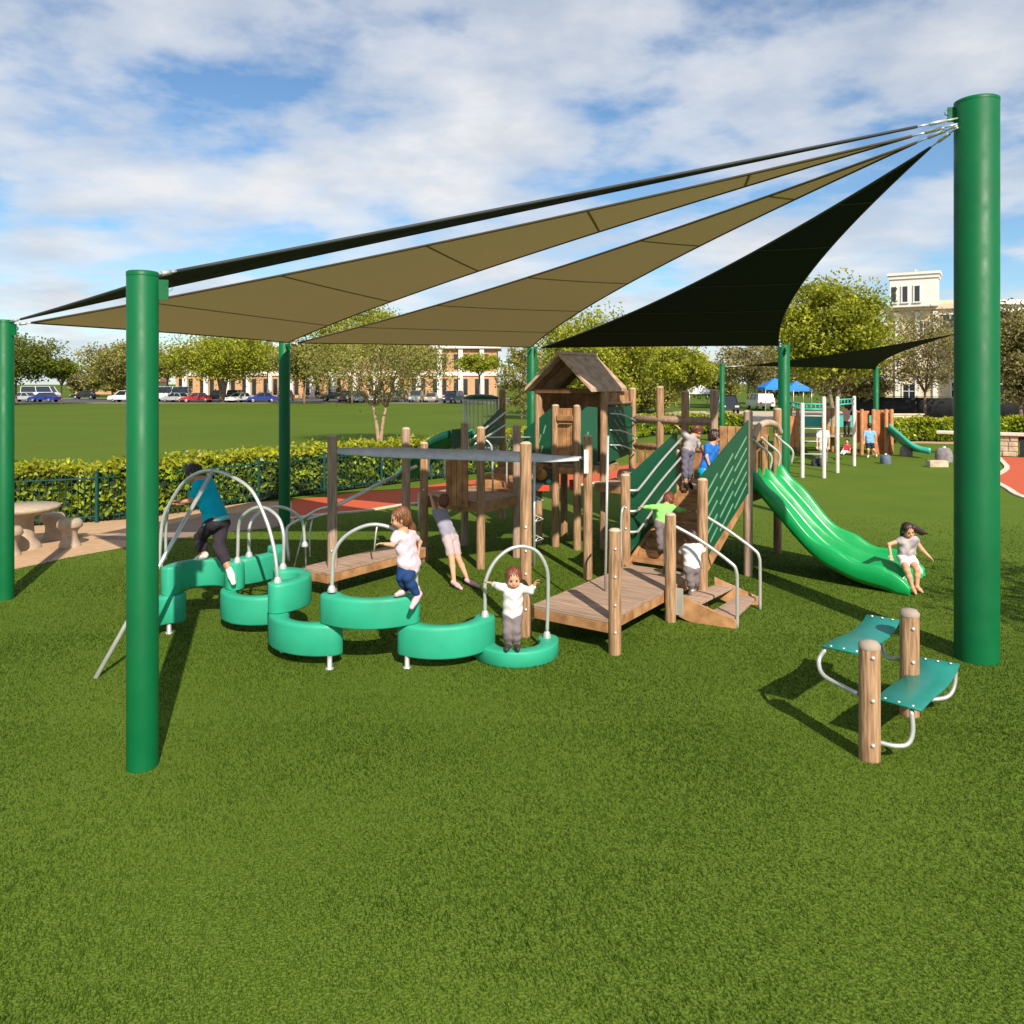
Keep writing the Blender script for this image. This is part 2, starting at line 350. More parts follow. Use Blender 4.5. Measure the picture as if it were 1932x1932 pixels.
# ------------------------------------------------------------------ artificial grass pile near the viewer: one mass of blades
def in_poly(X, Y, poly):
    ins = np.zeros(len(X), bool); n = len(poly)
    for i in range(n):
        (x0, y0), (x1, y1) = poly[i][:2], poly[(i + 1) % n][:2]
        c = ((y0 > Y) != (y1 > Y)) & (X < (x1 - x0) * (Y - y0) / (y1 - y0 + 1e-12) + x0); ins ^= c
    return ins
def grass():
    vs, n = [], 0
    for y0, y1, dens in ((3.0, 5.0, 4200), (5.0, 7.0, 3600), (7.0, 9.5, 2500), (9.5, 13.0, 1500), (13.0, 18.0, 800)):
        xw = 0.67 * y1; cnt = int(dens * (y1 - y0) * 2 * xw)
        X = rng.uniform(-xw, xw, cnt); Y = rng.uniform(y0, y1, cnt)
        k = (np.abs(X) < 0.68 * Y) & (rng.random(cnt) < np.clip((18.0 - Y) / 6, 0, 1)) & ~in_poly(X, Y, PATIO) & ~in_poly(X, Y, RED); X, Y = X[k], Y[k]; c = len(X)
        a = rng.uniform(0, 2 * np.pi, c); h = rng.uniform(.012, .026, c) * (1 + .15 * np.sin(X * 2.1 + 1.3 * np.sin(Y * 1.7)))
        w = rng.uniform(.0020, .0034, c) * (1 + .12 * (Y - 4)); ln = rng.uniform(.2, .95, c) * h; la = a + rng.normal(0, .9, c)
        la = np.where(rng.random(c) < .6, rng.normal(2.2, .7, c), la)
        p0 = np.stack([X - np.cos(a) * w, Y - np.sin(a) * w, np.zeros(c)], 1); p1 = np.stack([X + np.cos(a) * w, Y + np.sin(a) * w, np.zeros(c)], 1)
        p2 = np.stack([X + np.cos(la) * ln, Y + np.sin(la) * ln, h], 1)
        vs.append(np.stack([p0, p1, p2], 1).reshape(-1, 3)); n += c
    v = np.concatenate(vs); f = np.arange(len(v), dtype=np.int32).reshape(-1, 3)
    tag(np_obj('grass_blades', v, f, M['blade'], smooth=False), 'short green turf pile covering the lawn of the playground', 'grass', kind='stuff')
grass()

# ------------------------------------------------------------------ foliage
def leaf_quads(P, size, flat=0.0, r=rng):
    n = len(P); a = r.normal(size=(n, 3)); a /= np.linalg.norm(a, axis=1)[:, None] + 1e-9
    b_ = r.normal(size=(n, 3)); b_[:, 2] *= (1 - flat); b_ -= a * (a * b_).sum(1)[:, None]; b_ /= np.linalg.norm(b_, axis=1)[:, None] + 1e-9
    s = size * r.uniform(.7, 1.45, n)[:, None]
    q = np.stack([P - a * s, P + b_ * s * .55, P + a * s, P - b_ * s * .55], 1).reshape(-1, 3)
    return q, np.arange(len(q), dtype=np.int32).reshape(-1, 4)
def tree(name, label, base, top, halfw, mtl, trunk_h, tr=.16, leaf=.2, clumps=46, per=95, sparse=1.0, bark='bark', seed=1, bottom=None, depth=None, stems=1, lean=0.0, group=None, flatness=1.0):
    r = np.random.default_rng(seed); x, y = base; rz0 = bottom if bottom is not None else trunk_h * .85
    t = thing(name, (x, y, 0), label, 'tree', group)
    cz, rz = (top + rz0) / 2, (top - rz0) / 2; d = depth or halfw * .9
    C = []
    while len(C) < clumps:
        p = r.uniform(-1, 1, 3); q = np.linalg.norm(p)
        if q > 1 or q < .42 and r.random() < .75: continue
        if p[2] < -.55 and abs(p[0]) > .75: continue
        C.append(p)
    C = np.array(C); C[:, 2] = np.sign(C[:, 2]) * np.abs(C[:, 2]) ** flatness
    CW = C * np.array([halfw * .86, d * .86, rz * .84]) + np.array([x + lean, y, cz])
    P = []
    for c in CW:
        rad = r.uniform(.5, 1.35) * (halfw * .33)
        k = int(per * sparse * 2.1 * r.uniform(.6, 1.3)); q = r.normal(size=(k, 3)); q /= np.linalg.norm(q, axis=1)[:, None]; q *= (r.random(k) ** .62)[:, None]
        P.append(c + q * np.array([rad, rad, rad * .68]))
    P = np.concatenate(P); P = P[P[:, 2] > .3]
    b = MB()
    for s_ in range(stems):
        off = (s_ - (stems - 1) / 2) * halfw * .16
        fk = V3((x + off + lean * .5, y, trunk_h))
        b.tube(smooth_path([(x + off * .12, y, -.05), (x + off * .45 + lean * .1, y, trunk_h * .5), fk], 3), [tr * (1.25 - .45 * i / 6) for i in range(7)], 8)
        idx = r.choice(len(CW), min(len(CW), 9), replace=False)
        for i in idx:
            e = V3(CW[i]); mid = fk.lerp(e, .5) + V3((0, 0, .12 * (e - fk).length))
            b.tube([fk - Z * .1, mid, e], [tr * .55, tr * .3, tr * .08], 5)
            for j in range(2):
                e2 = V3(CW[r.integers(len(CW))]);
                if (e2 - mid).length < halfw * .9: b.tube([mid, mid.lerp(e2, .6) + Z * .1, e2], [tr * .25, tr * .15, tr * .05], 4)
    b.build('trunk', M[bark], t)
    v, f = leaf_quads(P, leaf * .8, .35, r)
    np_obj('crown', v, f, M[mtl], t, smooth=False)
    return t
def at_px(px, Y): return ((px - CX) * Y / F, Y)
def zy(py, Y): return CH - (py - CY) * Y / F
TREES = [
 ('shade_tree', 'dark green broad tree at the left edge behind the blue sedan', 30, 108, 638, 100, 'leaf_dark', 3.2, dict(bottom=3.4, leaf=.22, clumps=70, per=110)),
 ('shade_tree', 'small dark green tree on a thin black trunk beside the larger dark tree', 116, 112, 676, 36, 'leaf_dark', 2.6, dict(tr=.11, leaf=.18, clumps=26, bottom=3.0)),
 ('shade_tree', 'olive tree seen left of and behind the nearest green pole', 232, 140, 648, 84, 'leaf_olive', 4.2, dict(leaf=.26, clumps=60, per=110, bottom=2.6)),
 ('shade_tree', 'brown olive tree between the nearest pole and the yellow tree', 316, 135, 655, 52, 'leaf_olive', 3.6, dict(leaf=.24, clumps=36, bottom=3.6)),
 ('shade_tree', 'wide yellow green tree with grey trunk over the red car', 420, 121, 630, 118, 'leaf_yel', 4.0, dict(tr=.26, leaf=.22, clumps=120, per=95, bottom=3.6, stems=2)),
 ('shade_tree', 'yellow green tree behind the second tan sail pole', 574, 112, 640, 66, 'leaf_olive', 3.4, dict(leaf=.2, clumps=60, bottom=2.2)),
 ('lawn_tree', 'sparse olive tree with forked pale trunk on the open lawn', 716, 38.8, 598, 158, 'leaf_olive', 1.9, dict(tr=.085, leaf=.075, clumps=190, per=46, sparse=.7, bottom=2.0, stems=2, bark='pale_bark', depth=3.4, seed=5)),
 ('lawn_tree', 'tall yellow green tree rising behind the gap between the tan sails', 664, 113, 562, 112, 'leaf_yel', 5.0, dict(tr=.14, leaf=.22, clumps=100, per=75, bottom=5.0)),
 ('lawn_tree', 'tan olive bushy tree left of the wooden play roof', 984, 66, 640, 50, 'leaf_olive', 2.0, dict(tr=.09, leaf=.13, clumps=80, per=50, sparse=.7, bottom=.3)),
 ('shade_tree', 'tall yellow olive tree directly behind the wooden play roof', 1118, 74, 572, 138, 'leaf_yel', 3.0, dict(leaf=.17, clumps=150, per=95, bottom=-.6)),
 ('shade_tree', 'olive tree filling the gap right of the wooden play roof', 1212, 80, 622, 104, 'leaf_olive', 2.2, dict(leaf=.18, clumps=130, per=90, bottom=-.6)),
 ('layered_tree', 'layered dark and yellow green tree left of the thin green pole', 1288, 62, 650, 74, 'leaf_yel', 2.0, dict(tr=.1, leaf=.14, clumps=80, per=80, bottom=2.1, flatness=1.4)),
 ('shade_tree', 'thin grey olive tree behind the black rear sail', 1412, 92, 640, 76, 'leaf_brown', 3.0, dict(tr=.12, leaf=.17, clumps=80, per=70, sparse=.8, bottom=2.6)),
 ('shade_tree', 'tall bright yellow green tree left of the white tower', 1574, 58, 516, 124, 'leaf_yel', 2.5, dict(tr=.17, leaf=.15, clumps=170, per=105, bottom=2.6, stems=2, seed=11)),
 ('shade_tree', 'brown olive tree in front of the cream building and black rear sail', 1745, 66, 578, 100, 'leaf_brown', 2.2, dict(tr=.11, leaf=.12, clumps=150, per=62, sparse=.62, bottom=2.0)),
 ('shade_tree', 'low olive bushy tree under the black rear sail', 1606, 72, 660, 80, 'leaf_brown', 1.2, dict(tr=.12, leaf=.15, clumps=80, per=80, bottom=.7)),
 ('shade_tree', 'dense brown green tree at the right edge beyond the tall green mast', 1926, 56, 556, 86, 'leaf_brown', 1.6, dict(tr=.13, leaf=.14, clumps=150, per=95, bottom=1.0)),
 ('shade_tree', 'olive tree in front of the tan building between the blue sedan and the rear post', 505, 142, 648, 64, 'leaf_olive', 5.0, dict(tr=.13, leaf=.24, clumps=70, per=75, bottom=5.2)),
 ('shade_tree', 'yellow green tree in front of the tan building right of the dark rear post', 618, 144, 645, 62, 'leaf_yel', 5.0, dict(tr=.13, leaf=.24, clumps=70, per=75, bottom=4.6)),
 ('shade_tree', 'olive tree in front of the tan building behind the right half of the lawn tree', 770, 140, 642, 58, 'leaf_olive', 4.6, dict(tr=.13, leaf=.24, clumps=60, per=70, bottom=4.2)),
 ('shade_tree', 'far olive tree over the black sedan on the road', 165, 175, 700, 42, 'leaf_brown', 2.0, dict(leaf=.3, clumps=50, per=70, bottom=.8)),
 ('shade_tree', 'far pale olive tree left of the nearest green pole', 212, 168, 698, 40, 'leaf_olive', 2.0, dict(leaf=.3, clumps=50, per=70, bottom=.8)),
 ('shade_tree', 'olive bush like tree filling the gap over the white peaked tent', 1345, 105, 690, 60, 'leaf_olive', 1.5, dict(leaf=.2, clumps=60, per=80, bottom=.5)),
 ('shade_tree', 'pale olive tree behind the blue canopy tents', 1470, 112, 668, 84, 'leaf_brown', 2.0, dict(leaf=.22, clumps=80, per=80, bottom=.8)),
 ('shade_tree', 'olive tree between the tan building and the wooden play roof', 905, 110, 668, 46, 'leaf_yel', 4.0, dict(tr=.12, leaf=.2, clumps=46, per=70, bottom=4.6)),
]
for i, (nm, lab, px, Y, ty, hw, ml, th, kw) in enumerate(TREES):
    kw = dict(kw); kw.setdefault('seed', 20 + i)
    tree(nm, lab, at_px(px, Y), zy(ty, Y), hw * Y / F, ml, th, group='trees beyond the playground', **kw)
# trees beside and behind the viewer; their dappled shade falls on the lawn at the right
tree('street_tree', 'open leafy tree beside the viewer shading the lawn at right', (10.9, 2.8), 8.2, 2.9, 'leaf_dark', 3.6, tr=.15, leaf=.10, clumps=70, per=46, sparse=.8, seed=77)

# ------------------------------------------------------------------ hedge and picket fence round the playground
def resample(pts, step):
    P = smooth_path([(p[0], p[1], 0) for p in pts], 8); out = [P[0]]; acc = 0
    for a, c in zip(P, P[1:]):
        L = (c - a).length; s = step - acc
        while s <= L: out.append(a.lerp(c, s / L)); s += step
        acc = (acc + L) % step
    return out
def hedge(name, label, pts, w, h, leaf, dens, seed, h0=.12):
    r = np.random.default_rng(seed); P = resample(pts, .25)
    nrm = []
    for i, p in enumerate(P):
        t = (P[min(i + 1, len(P) - 1)] - P[max(0, i - 1)]).normalized(); nrm.append(V3((-t.y, t.x, 0)))
    t = thing(name, P[len(P) // 2], label, 'hedge')
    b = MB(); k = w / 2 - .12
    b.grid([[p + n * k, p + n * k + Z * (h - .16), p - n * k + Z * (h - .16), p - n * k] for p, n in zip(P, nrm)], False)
    b.build('hedge_inner_box', M['hedge_core'], t)  # solid inner box in a very dark green, seen between the leaves
    A = np.array(P); Nn = np.array(nrm); cnt = int(len(P) * .25 * dens)
    i = r.integers(0, len(P) - 1, cnt); f = r.random(cnt)[:, None]; base = A[i] * (1 - f) + A[i + 1] * f
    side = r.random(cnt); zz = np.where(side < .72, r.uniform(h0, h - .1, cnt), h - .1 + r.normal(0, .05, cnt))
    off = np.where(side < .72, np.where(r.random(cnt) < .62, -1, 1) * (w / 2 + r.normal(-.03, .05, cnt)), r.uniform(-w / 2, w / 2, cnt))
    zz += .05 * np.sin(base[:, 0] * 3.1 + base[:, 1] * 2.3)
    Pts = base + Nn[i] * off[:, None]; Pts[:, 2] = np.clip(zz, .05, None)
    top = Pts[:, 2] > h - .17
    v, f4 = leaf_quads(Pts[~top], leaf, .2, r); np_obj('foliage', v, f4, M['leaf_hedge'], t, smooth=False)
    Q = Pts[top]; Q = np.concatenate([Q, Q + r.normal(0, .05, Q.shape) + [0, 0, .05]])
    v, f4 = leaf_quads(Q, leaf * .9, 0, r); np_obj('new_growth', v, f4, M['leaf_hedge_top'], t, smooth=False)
def off_path(pts, d):
    P = [V3((p[0], p[1], 0)) for p in pts]; out = []
    for i, p in enumerate(P):
        q = (P[min(i + 1, len(P) - 1)] - P[max(0, i - 1)]).normalized(); out.append(p + V3((-q.y, q.x, 0)) * d)
    return out
hedge('clipped_hedge', 'long clipped hedge with yellow green tips behind the green picket fence', off_path(HEDGE[:9], .45), .8, 1.24, .062, 760, 3)
hedge('clipped_hedge', 'far clipped hedge behind the log railing and the climbing ramp', off_path(HEDGE[8:11], .5), .9, 1.15, .09, 420, 4)
hedge('clipped_hedge', 'dark green clipped hedge at right behind the turquoise slide', [G(1668, 836) + V3((0, 0, 0)), G(1700, 832), G(1803, 832.5), G(1905, 830), G(2050, 838)], 1.1, 1.15, .085, 700, 5)
def picket_fence():
    P = resample([(p[0], p[1]) for p in HEDGE[1:9]], 2.0)
    t = thing('picket_fence', P[3], 'green metal picket fence running along the front of the long hedge', 'fence')
    for i, p in enumerate(P):
        q = MB(); q.box(p + Z * .54, (.055, .055, 1.10)); q.box(p + Z * 1.10, (.07, .07, .03)); q.build('post', M['fence_green'], t)
    for a, c in zip(P, P[1:]):
        q = MB(); d = (c - a); L = d.length; d.normalize()
        for z in (.14, .96): q.beam(a + d * .035 + Z * z, c - d * .035 + Z * z, .022, .025)
        n = 17
        for k in range(1, n):
            p = a + d * (L * k / n); q.box(p + Z * .54, (.013, .013, .98))
        q.build('picket_panel', M['fence_green'], t)
picket_fence()

# ------------------------------------------------------------------ buildings
def tan_block():
    Y = 156.0; x0, x1, h = -66.0, -3.0, 9.7
    t = thing('brick_building', (-40, Y, 0), 'long tan brick building with white columns behind the car park', 'building')
    q = MB(); q.box(((x0 + x1) / 2, Y + 7, h / 2), (x1 - x0, 14, h)); q.build('wall', M['brick'], t)
    q = MB(); q.box(((x0 + x1) / 2, Y + 6.6, h + .3), (x1 - x0 + 1.6, 15.2, .6)); q.box(((x0 + x1) / 2, Y + 7, h + .8), (x1 - x0 - 2, 11, .5)); q.build('roof', M['white_wall'], t)
    q = MB(); q.box(((x0 + x1) / 2, Y - .12, 4.75), (x1 - x0 + .2, .3, .75)); q.build('floor_band', M['white_wall'], t)
    first = None; X = x0 + 2
    while X < x1 - 1:
        if first is None:
            c = MB(); c.box((X, Y - .45, h / 2), (.85, .5, h - .02)); c.box((X, Y - .45, .25), (1.1, .72, .5)); col = c.build('column', M['white_wall'], t)
            ws = []
            for dx in (-.95, .95):
                for z, hh in ((2.2, 3.1), (7.1, 3.0)):
                    w = MB(); w.box((X + dx, Y - .03, z), (.8, .1, hh)); w.box((X + dx, Y - .06, z), (.05, .1, hh)); ws.append(w.build('window', M['glass'], t))
            first = X
        else:
            for o in [col] + ws:
                c = o.copy(); COL.objects.link(c); c.parent = t; c.location = (X - first, 0, 0)
        X += 4.15
tan_block()
def white_block():
    Y = 92.0
    t = thing('stucco_building', (45.1, Y + 1.6, 0), 'cream stucco building with white square tower and three narrow windows', 'building')
    q = MB(); q.box((48.5, Y + 8, 5.7), (11, 15, 11.4)); q.build('wall', M['cream_wall'], t)
    q = MB(); q.box((48.5, Y + 8, 11.7), (11.8, 15.8, .6)); q.box((48.5, Y + 8, 12.2), (10, 14, .5)); q.build('cornice', M['cream_wall'], t)
    xa, xb = at_px(1677, Y)[0], at_px(1757, Y)[0]
    q = MB(); q.box(((xa + xb) / 2, Y + .55, zy(551, Y)), (xb - xa, 2.9, zy(522, Y) - zy(580, Y))); q.build('tower', M['white_wall'], t)
    q = MB(); zt = zy(521, Y); q.box(((xa + xb) / 2, Y + .55, zt + .16), (xb - xa + .6, 3.5, .3)); q.box(((xa + xb) / 2, Y + .55, zt - .2), (xb - xa + .3, 3.2, .4)); q.build('tower_roof', M['white_wall'], t)
    q = MB(); xc = (xa + xb) / 2; q.tube([(xc, Y + 1.6, zt + .3), (xc, Y + 1.6, zt + 1.0)], .05); q.tube([(xc - .35, Y + 1.6, zt + .75), (xc + .35, Y + 1.6, zt + .75)], .04); q.build('finial', M['cream_wall'], t)
    for px in (1690.5, 1710, 1730.5):
        w = MB(); X = at_px(px, Y - .9)[0]; w.box((X, Y - .9, zy(556, Y)), (.52, .14, 1.75)); o = w.build('window', M['glass'], t)
        f = MB(); zc = zy(556, Y)
        for dx in (-.33, .33): f.box((X + dx, Y - .96, zc), (.13, .16, 2.0))
        f.box((X, Y - .965, zc - 1.0), (.9, .22, .14)); f.build('window_frame', M['white_wall'], o)
    for px, py, w_, h_ in ((1708, 738, 1.25, 1.6), (1776, 610, 1.5, 1.7), (1732, 620, 1.2, 1.6), (1790, 735, 1.4, 1.6)):
        X, zc = at_px(px, Y)[0], zy(py, Y)
        w = MB(); w.box((X, Y + .46, zc), (w_, .12, h_)); o = w.build('window', M['glass'], t)
        f = MB()
        for dx in (-w_ / 2 - .06, w_ / 2 + .06): f.box((X + dx, Y + .44, zc), (.14, .2, h_ + .28))
        for dz in (-h_ / 2 - .07, h_ / 2 + .07): f.box((X, Y + .43, zc + dz), (w_, .2, .14))
        f.box((X, Y + .39, zc), (.07, .06, h_)); f.box((X, Y + .385, zc), (w_, .05, .07)); f.build('window_frame', M['white_wall'], o)
    t.rotation_euler = (0, 0, R(-31)); t.location.x += 1.3
    for px in (1688, 1722, 1752, 1800):
        q = MB(); q.box((at_px(px, Y)[0], Y + .4, 5.6), (.5, .25, 11.2)); q.build('pilaster', M['white_wall'], t)
    t2 = thing('stucco_building', (66, 84, 0), 'white stucco wing at the right edge behind the olive tree', 'building')
    q = MB(); xa = at_px(1872, 84)[0]; q.box((xa + 8, 90, 5.6), (16, 11, 11.3)); q.build('wall', M['white_wall'], t2)
    q = MB(); q.box((xa + 8, 90, 11.55), (16.8, 11.8, .5)); q.build('cornice', M['white_wall'], t2)
    for px in (1890, 1908, 1926):
        for py in (600, 680, 738):
            w = MB(); w.box((at_px(px, 84.4)[0], 84.47, zy(py, 84.4)), (.7, .12, 1.3)); w.build('window', M['glass'], t2)
    # small houses between the trees, far behind the road
    for k, (px, Y, w_, h_, lab, ml) in enumerate(((262, 190, 9, 3.2, 'small cream house far behind the road left of the nearest pole', 'cream_wall'), (178, 205, 10, 3.0, 'small tan house far behind the road and the dark sedan', 'brick'))):
        X = at_px(px, Y)[0]; t = thing('house', (X, Y, 0), lab, 'house')
        q = MB(); q.box((X, Y + 3, h_ / 2), (w_, 6, h_)); q.build('wall', M[ml], t)
        q = MB(); q.prism([(X - w_ / 2 - .5, Y - .5, h_), (X - w_ / 2 - .5, Y + 6.5, h_), (X - w_ / 2 - .5, Y + 3, h_ + 1.7)], (w_ + 1, 0, 0)); q.build('roof', mat('clay_roof', (.42, .2, .13), .85), t)
        for dx in (-w_ * .3, 0, w_ * .3): q = MB(); q.box((X + dx, Y - .02, 1.6), (1.2, .08, 1.2)); q.build('window', M['glass'], t)
white_block()
def screen_fence():
    P = [V3((p[0], p[1], 0)) for p in (at_px(1596, 72), at_px(1660, 70), at_px(1730, 68), at_px(1803, 66), at_px(1880, 64), at_px(1960, 62), at_px(2080, 60))]
    t = thing('screen_fence', P[2], 'black windscreen fence in front of the cream building', 'fence')
    for p in P: q = MB(); q.tube([p, p + Z * 1.86], .035); q.lathe([(.045, 0), (.03, .05), (0, .06)], p + Z * 1.86, 8); q.build('post', M['screen'], t)
    for a, c in zip(P, P[1:]):
        d = (c - a).normalized(); n = V3((-d.y, d.x, 0)); rows = []
        for k in range(9):
            p = a.lerp(c, k / 8) + n * (-.05 + .03 * math.sin(k * 2.2)); rows.append([p + Z * .06, p + Z * .9, p + Z * (1.74 - .03 * math.sin(math.pi * k / 8))])
        q = MB(); q.grid(rows); q.build('screen_panel', M['screen'], t, solid=.01)
        q = MB(); q.tube([a + Z * 1.8, c + Z * 1.8], .022, 6); q.build('top_rail', M['screen'], t)
screen_fence()
q = MB(); q.box((28.8, 58.5, .32), (2.6, .5, .64)); q.box((28.8, 58.5, .68), (2.8, .64, .09))
tag(q.build('low_wall', M['cream_wall'], org=(28.8, 58.5, 0), bevel=.02), 'low cream wall behind the dark green hedge at right', 'wall')
def stone_planter():
    a, c = G(1850, 859), G(1921, 862); t = thing('stone_wall', (a + c) / 2, 'cream stone block wall with flat cap at the right edge', 'wall')
    q = MB(); d = (c - a).normalized(); L = (c - a).length; rr = random.Random(3)
    for row in range(4):
        s = 0.0
        while s < L:
            w_ = min(rr.uniform(.28, .6), L - s)
            if w_ < .05: break
            q.box(a + d * (s + w_ / 2) + Z * (.11 + .205 * row) + V3((0, rr.uniform(-.02, .02), 0)), (w_ - .02, .42, .19), (d, V3((-d.y, d.x, 0)), Z)); s += w_
    q.build('stone_blocks', M['stone'], t, bevel=.025)
    q = MB(); q.box((a + c) / 2 + Z * .43, (L - .1, .34, .82), (d, V3((-d.y, d.x, 0)), Z)); q.build('mortar', M['cast'], t)
    q = MB(); q.box((a + c) / 2 + Z * .91, (L + 3.2, .66, .12), (d, V3((-d.y, d.x, 0)), Z)); q.build('cap_slab', M['kerb'], t, bevel=.02)
    q = MB(); q.box(c + d * .75 + Z * .42, (1.4, .4, .84), (d, V3((-d.y, d.x, 0)), Z)); q.build('dark_end_box', M['screen'], t)  # solid near-black box standing at the right end of the wall
stone_planter()
def canopy(px, Y, w, h, hr, label, ml):
    X = at_px(px, Y)[0]; t = thing('canopy_tent', (X, Y, 0), label, 'tent')
    q = MB(); k = w / 2
    q.add([(X - k, Y - k, h), (X + k, Y - k, h), (X + k, Y + k, h), (X - k, Y + k, h), (X, Y, h + hr), (X - k, Y - k, h - .25), (X + k, Y - k, h - .25), (X + k, Y + k, h - .25), (X - k, Y + k, h - .25)],
          [(0, 1, 4), (1, 2, 4), (2, 3, 4), (3, 0, 4), (5, 6, 1, 0), (6, 7, 2, 1), (7, 8, 3, 2), (8, 5, 0, 3)]); q.build('canopy', ml, t, solid=.02)
    for dx in (-k + .05, k - .05):
        for dy in (-k + .05, k - .05): q = MB(); q.tube([(X + dx, Y + dy, 0), (X + dx, Y + dy, h)], .04, 6); q.build('leg', M['steel'], t)
blue = mat('blue_canvas', (.02, .20, .62), .7); whitec = mat('white_canvas', (.7, .7, .7), .8)
canopy(1462, 84, 3.0, 2.5, 1.0, 'blue canopy tent left of the bright green pole under the rear sail', blue)
canopy(1502, 88, 2.6, 2.3, .9, 'bright blue canopy tent just right of the green pole under the rear sail', blue)
canopy(1318, 96, 2.9, 1.9, .95, 'white peaked tent between the log posts and the layered tree', whitec)

# ------------------------------------------------------------------ cars
def car_proto(kind):
    root = bpy.data.objects.new('parked_car' if kind != 'bus' else 'minibus', None); COL.objects.link(root); ORIG[root.name] = V3((0, 0, 0))
    L, Wd, prof, gl, wz = dict(
        sedan=(4.6, 1.8, [(-2.3, .35), (-2.3, .78), (-2.15, .88), (-1.45, .93), (1.05, .93), (2.05, .78), (2.28, .62), (2.3, .35)], [(-1.6, .92, -1.05, 1.42), (1.15, .92, .35, 1.42)], .32),
        suv=(4.7, 1.9, [(-2.35, .4), (-2.35, 1.0), (-2.25, 1.08), (1.0, 1.1), (2.15, .98), (2.32, .8), (2.35, .4)], [(-2.22, 1.07, -1.95, 1.75), (1.25, 1.08, .55, 1.75)], .37),
        pickup=(5.4, 1.95, [(-2.7, .45), (-2.7, 1.05), (-.6, 1.08), (1.2, 1.1), (2.5, 1.02), (2.7, .85), (2.7, .45)], [(-.6, 1.07, -.35, 1.82), (1.4, 1.08, .75, 1.82)], .39),
        bus=(6.2, 2.1, [(-3.1, .4), (-3.1, 1.35), (2.2, 1.35), (2.95, 1.1), (3.1, .85), (3.1, .4)], [(-3.08, 1.34, -3.0, 2.35), (2.35, 1.34, 1.75, 2.35)], .4))[kind]
    b = MB(); rows = []
    for y, s in ((-Wd / 2, .93), (-Wd / 2 + .07, 1.0), (Wd / 2 - .07, 1.0), (Wd / 2, .93)):
        rows.append([V3((x * (.985 if s < 1 else 1), y, .35 + (z - .35) * (s if s < 1 else 1) + (0.03 if s < 1 else 0))) for x, z in prof])
    b.grid(rows, False); n = len(prof)
    for rw in (rows[0], rows[-1]): b.add(rw, [tuple(range(n))])
    b.add([rows[0][0], rows[0][-1], rows[-1][-1], rows[-1][0]], [(0, 1, 2, 3)])
    (x0, z0, x1, z1), (x2, z2, x3, z3) = gl; k = Wd / 2
    b.box(((x1 + x3) / 2, 0, z1 + .02), (x3 - x1 + .1, Wd - .34, .06))                    # roof skin
    for y in (-1, 1):
        for xa, za, xb, zb in ((x0, z0, x1, z1), ((x0 + x2) / 2, z0, (x1 + x3) / 2, z1), (x2, z2, x3, z3)):
            b.beam((xa, y * (k - .1), za - .02), (xb, y * (k - .2), zb), .07, .09, V3((1, 0, 0)))
    body = b.build('body', mat('car_paint_white', (.7, .7, .7), .3, coat=.6), root)
    g = MB(); A = [V3((x0 + .05, -k + .12, z0 - .01)), V3((x2 - .05, -k + .12, z2 - .01)), V3((x2 - .05, k - .12, z2 - .01)), V3((x0 + .05, k - .12, z0 - .01))]
    T = [V3((x1 + .04, -k + .22, z1)), V3((x3 - .04, -k + .22, z3)), V3((x3 - .04, k - .22, z3)), V3((x1 + .04, k - .22, z1))]
    g.add(A + T, [(0, 1, 5, 4), (1, 2, 6, 5), (2, 3, 7, 6), (3, 0, 4, 7)]); g.build('window', M['glass'], root)
    for x in (-L / 2 + .95, L / 2 - .92):
        for y in (-1, 1):
            w = MB(); c = V3((x, y * (k - .11), wz)); w.lathe([(0, -.1), (wz * .8, -.11), (wz, -.08), (wz, .08), (wz * .8, .11), (0, .1)], c, 16, True, V3((0, y, 0))); wh = w.build('wheel', M['tyre'], root)
            r_ = MB(); r_.lathe([(wz * .62, .112), (wz * .5, .13), (.05, .118), (0, .12)], c, 12, False, V3((0, y, 0))); r_.build('rim', M['rim'], wh)
    for y in (-1, 1):
        h_ = MB(); h_.box((L / 2 - .06, y * (k - .32), .72 if kind != 'bus' else .9), (.16, .38, .15)); h_.build('headlight', mat('lamp_glass', (.8, .8, .78), .15), root)
        h_ = MB(); h_.box((-L / 2 + .03, y * (k - .3), .78 if kind != 'bus' else 1.0), (.1, .3, .16)); h_.build('taillight', mat('red_lamp', (.45, .01, .01), .2), root)
    return root, body
PROTO = {}
def car(kind, px, Y, rot, col, label, cat='car'):
    if kind not in PROTO: PROTO[kind] = car_proto(kind); r_ = PROTO[kind][0]
    else: r_ = copy_tree(PROTO[kind][0])
    for ch in r_.children:
        if ch.name.split('.')[0] == 'body':
            ch.data = ch.data.copy(); ch.data.materials[0] = mat('car_paint_%d_%d_%d' % tuple(int(c * 99) for c in col), col, .3, var=.04, coat=.6)
    X = at_px(px, Y)[0]; r_.location = (X, Y, -.01); r_.rotation_euler = (0, 0, R(rot))
    tag(r_, label, cat, 'vehicles in the car park'); return r_
SIL, WH, BL, RD, BK, GR = (.42, .43, .44), (.72, .72, .70), (.015, .035, .24), (.38, .012, .015), (.018, .019, .022), (.12, .125, .13)
car('sedan', 44, 126, 170, SIL, 'silver sedan at the left edge beside the left green pole')
car('sedan', 84, 124, 172, BL, 'dark blue sedan parked left of the open gap in the car park')
car('bus', 78, 141, 4, WH, 'white and red minibus behind the dark blue sedan', 'minibus')
car('sedan', 160, 146, 185, BK, 'black sedan driving on the road across the open gap')
car('suv', 236, 123, 176, WH, 'white utility car half hidden by the nearest green pole')
car('bus', 322, 128, 184, WH, 'white minibus right of the nearest green pole', 'minibus')
car('sedan', 333, 121.5, 160, SIL, 'silver sedan in front of the white minibus')
car('sedan', 371, 121, 195, RD, 'bright red car under the yellow green tree')
car('pickup', 416, 123, 188, BK, 'black pickup truck right of the red car')
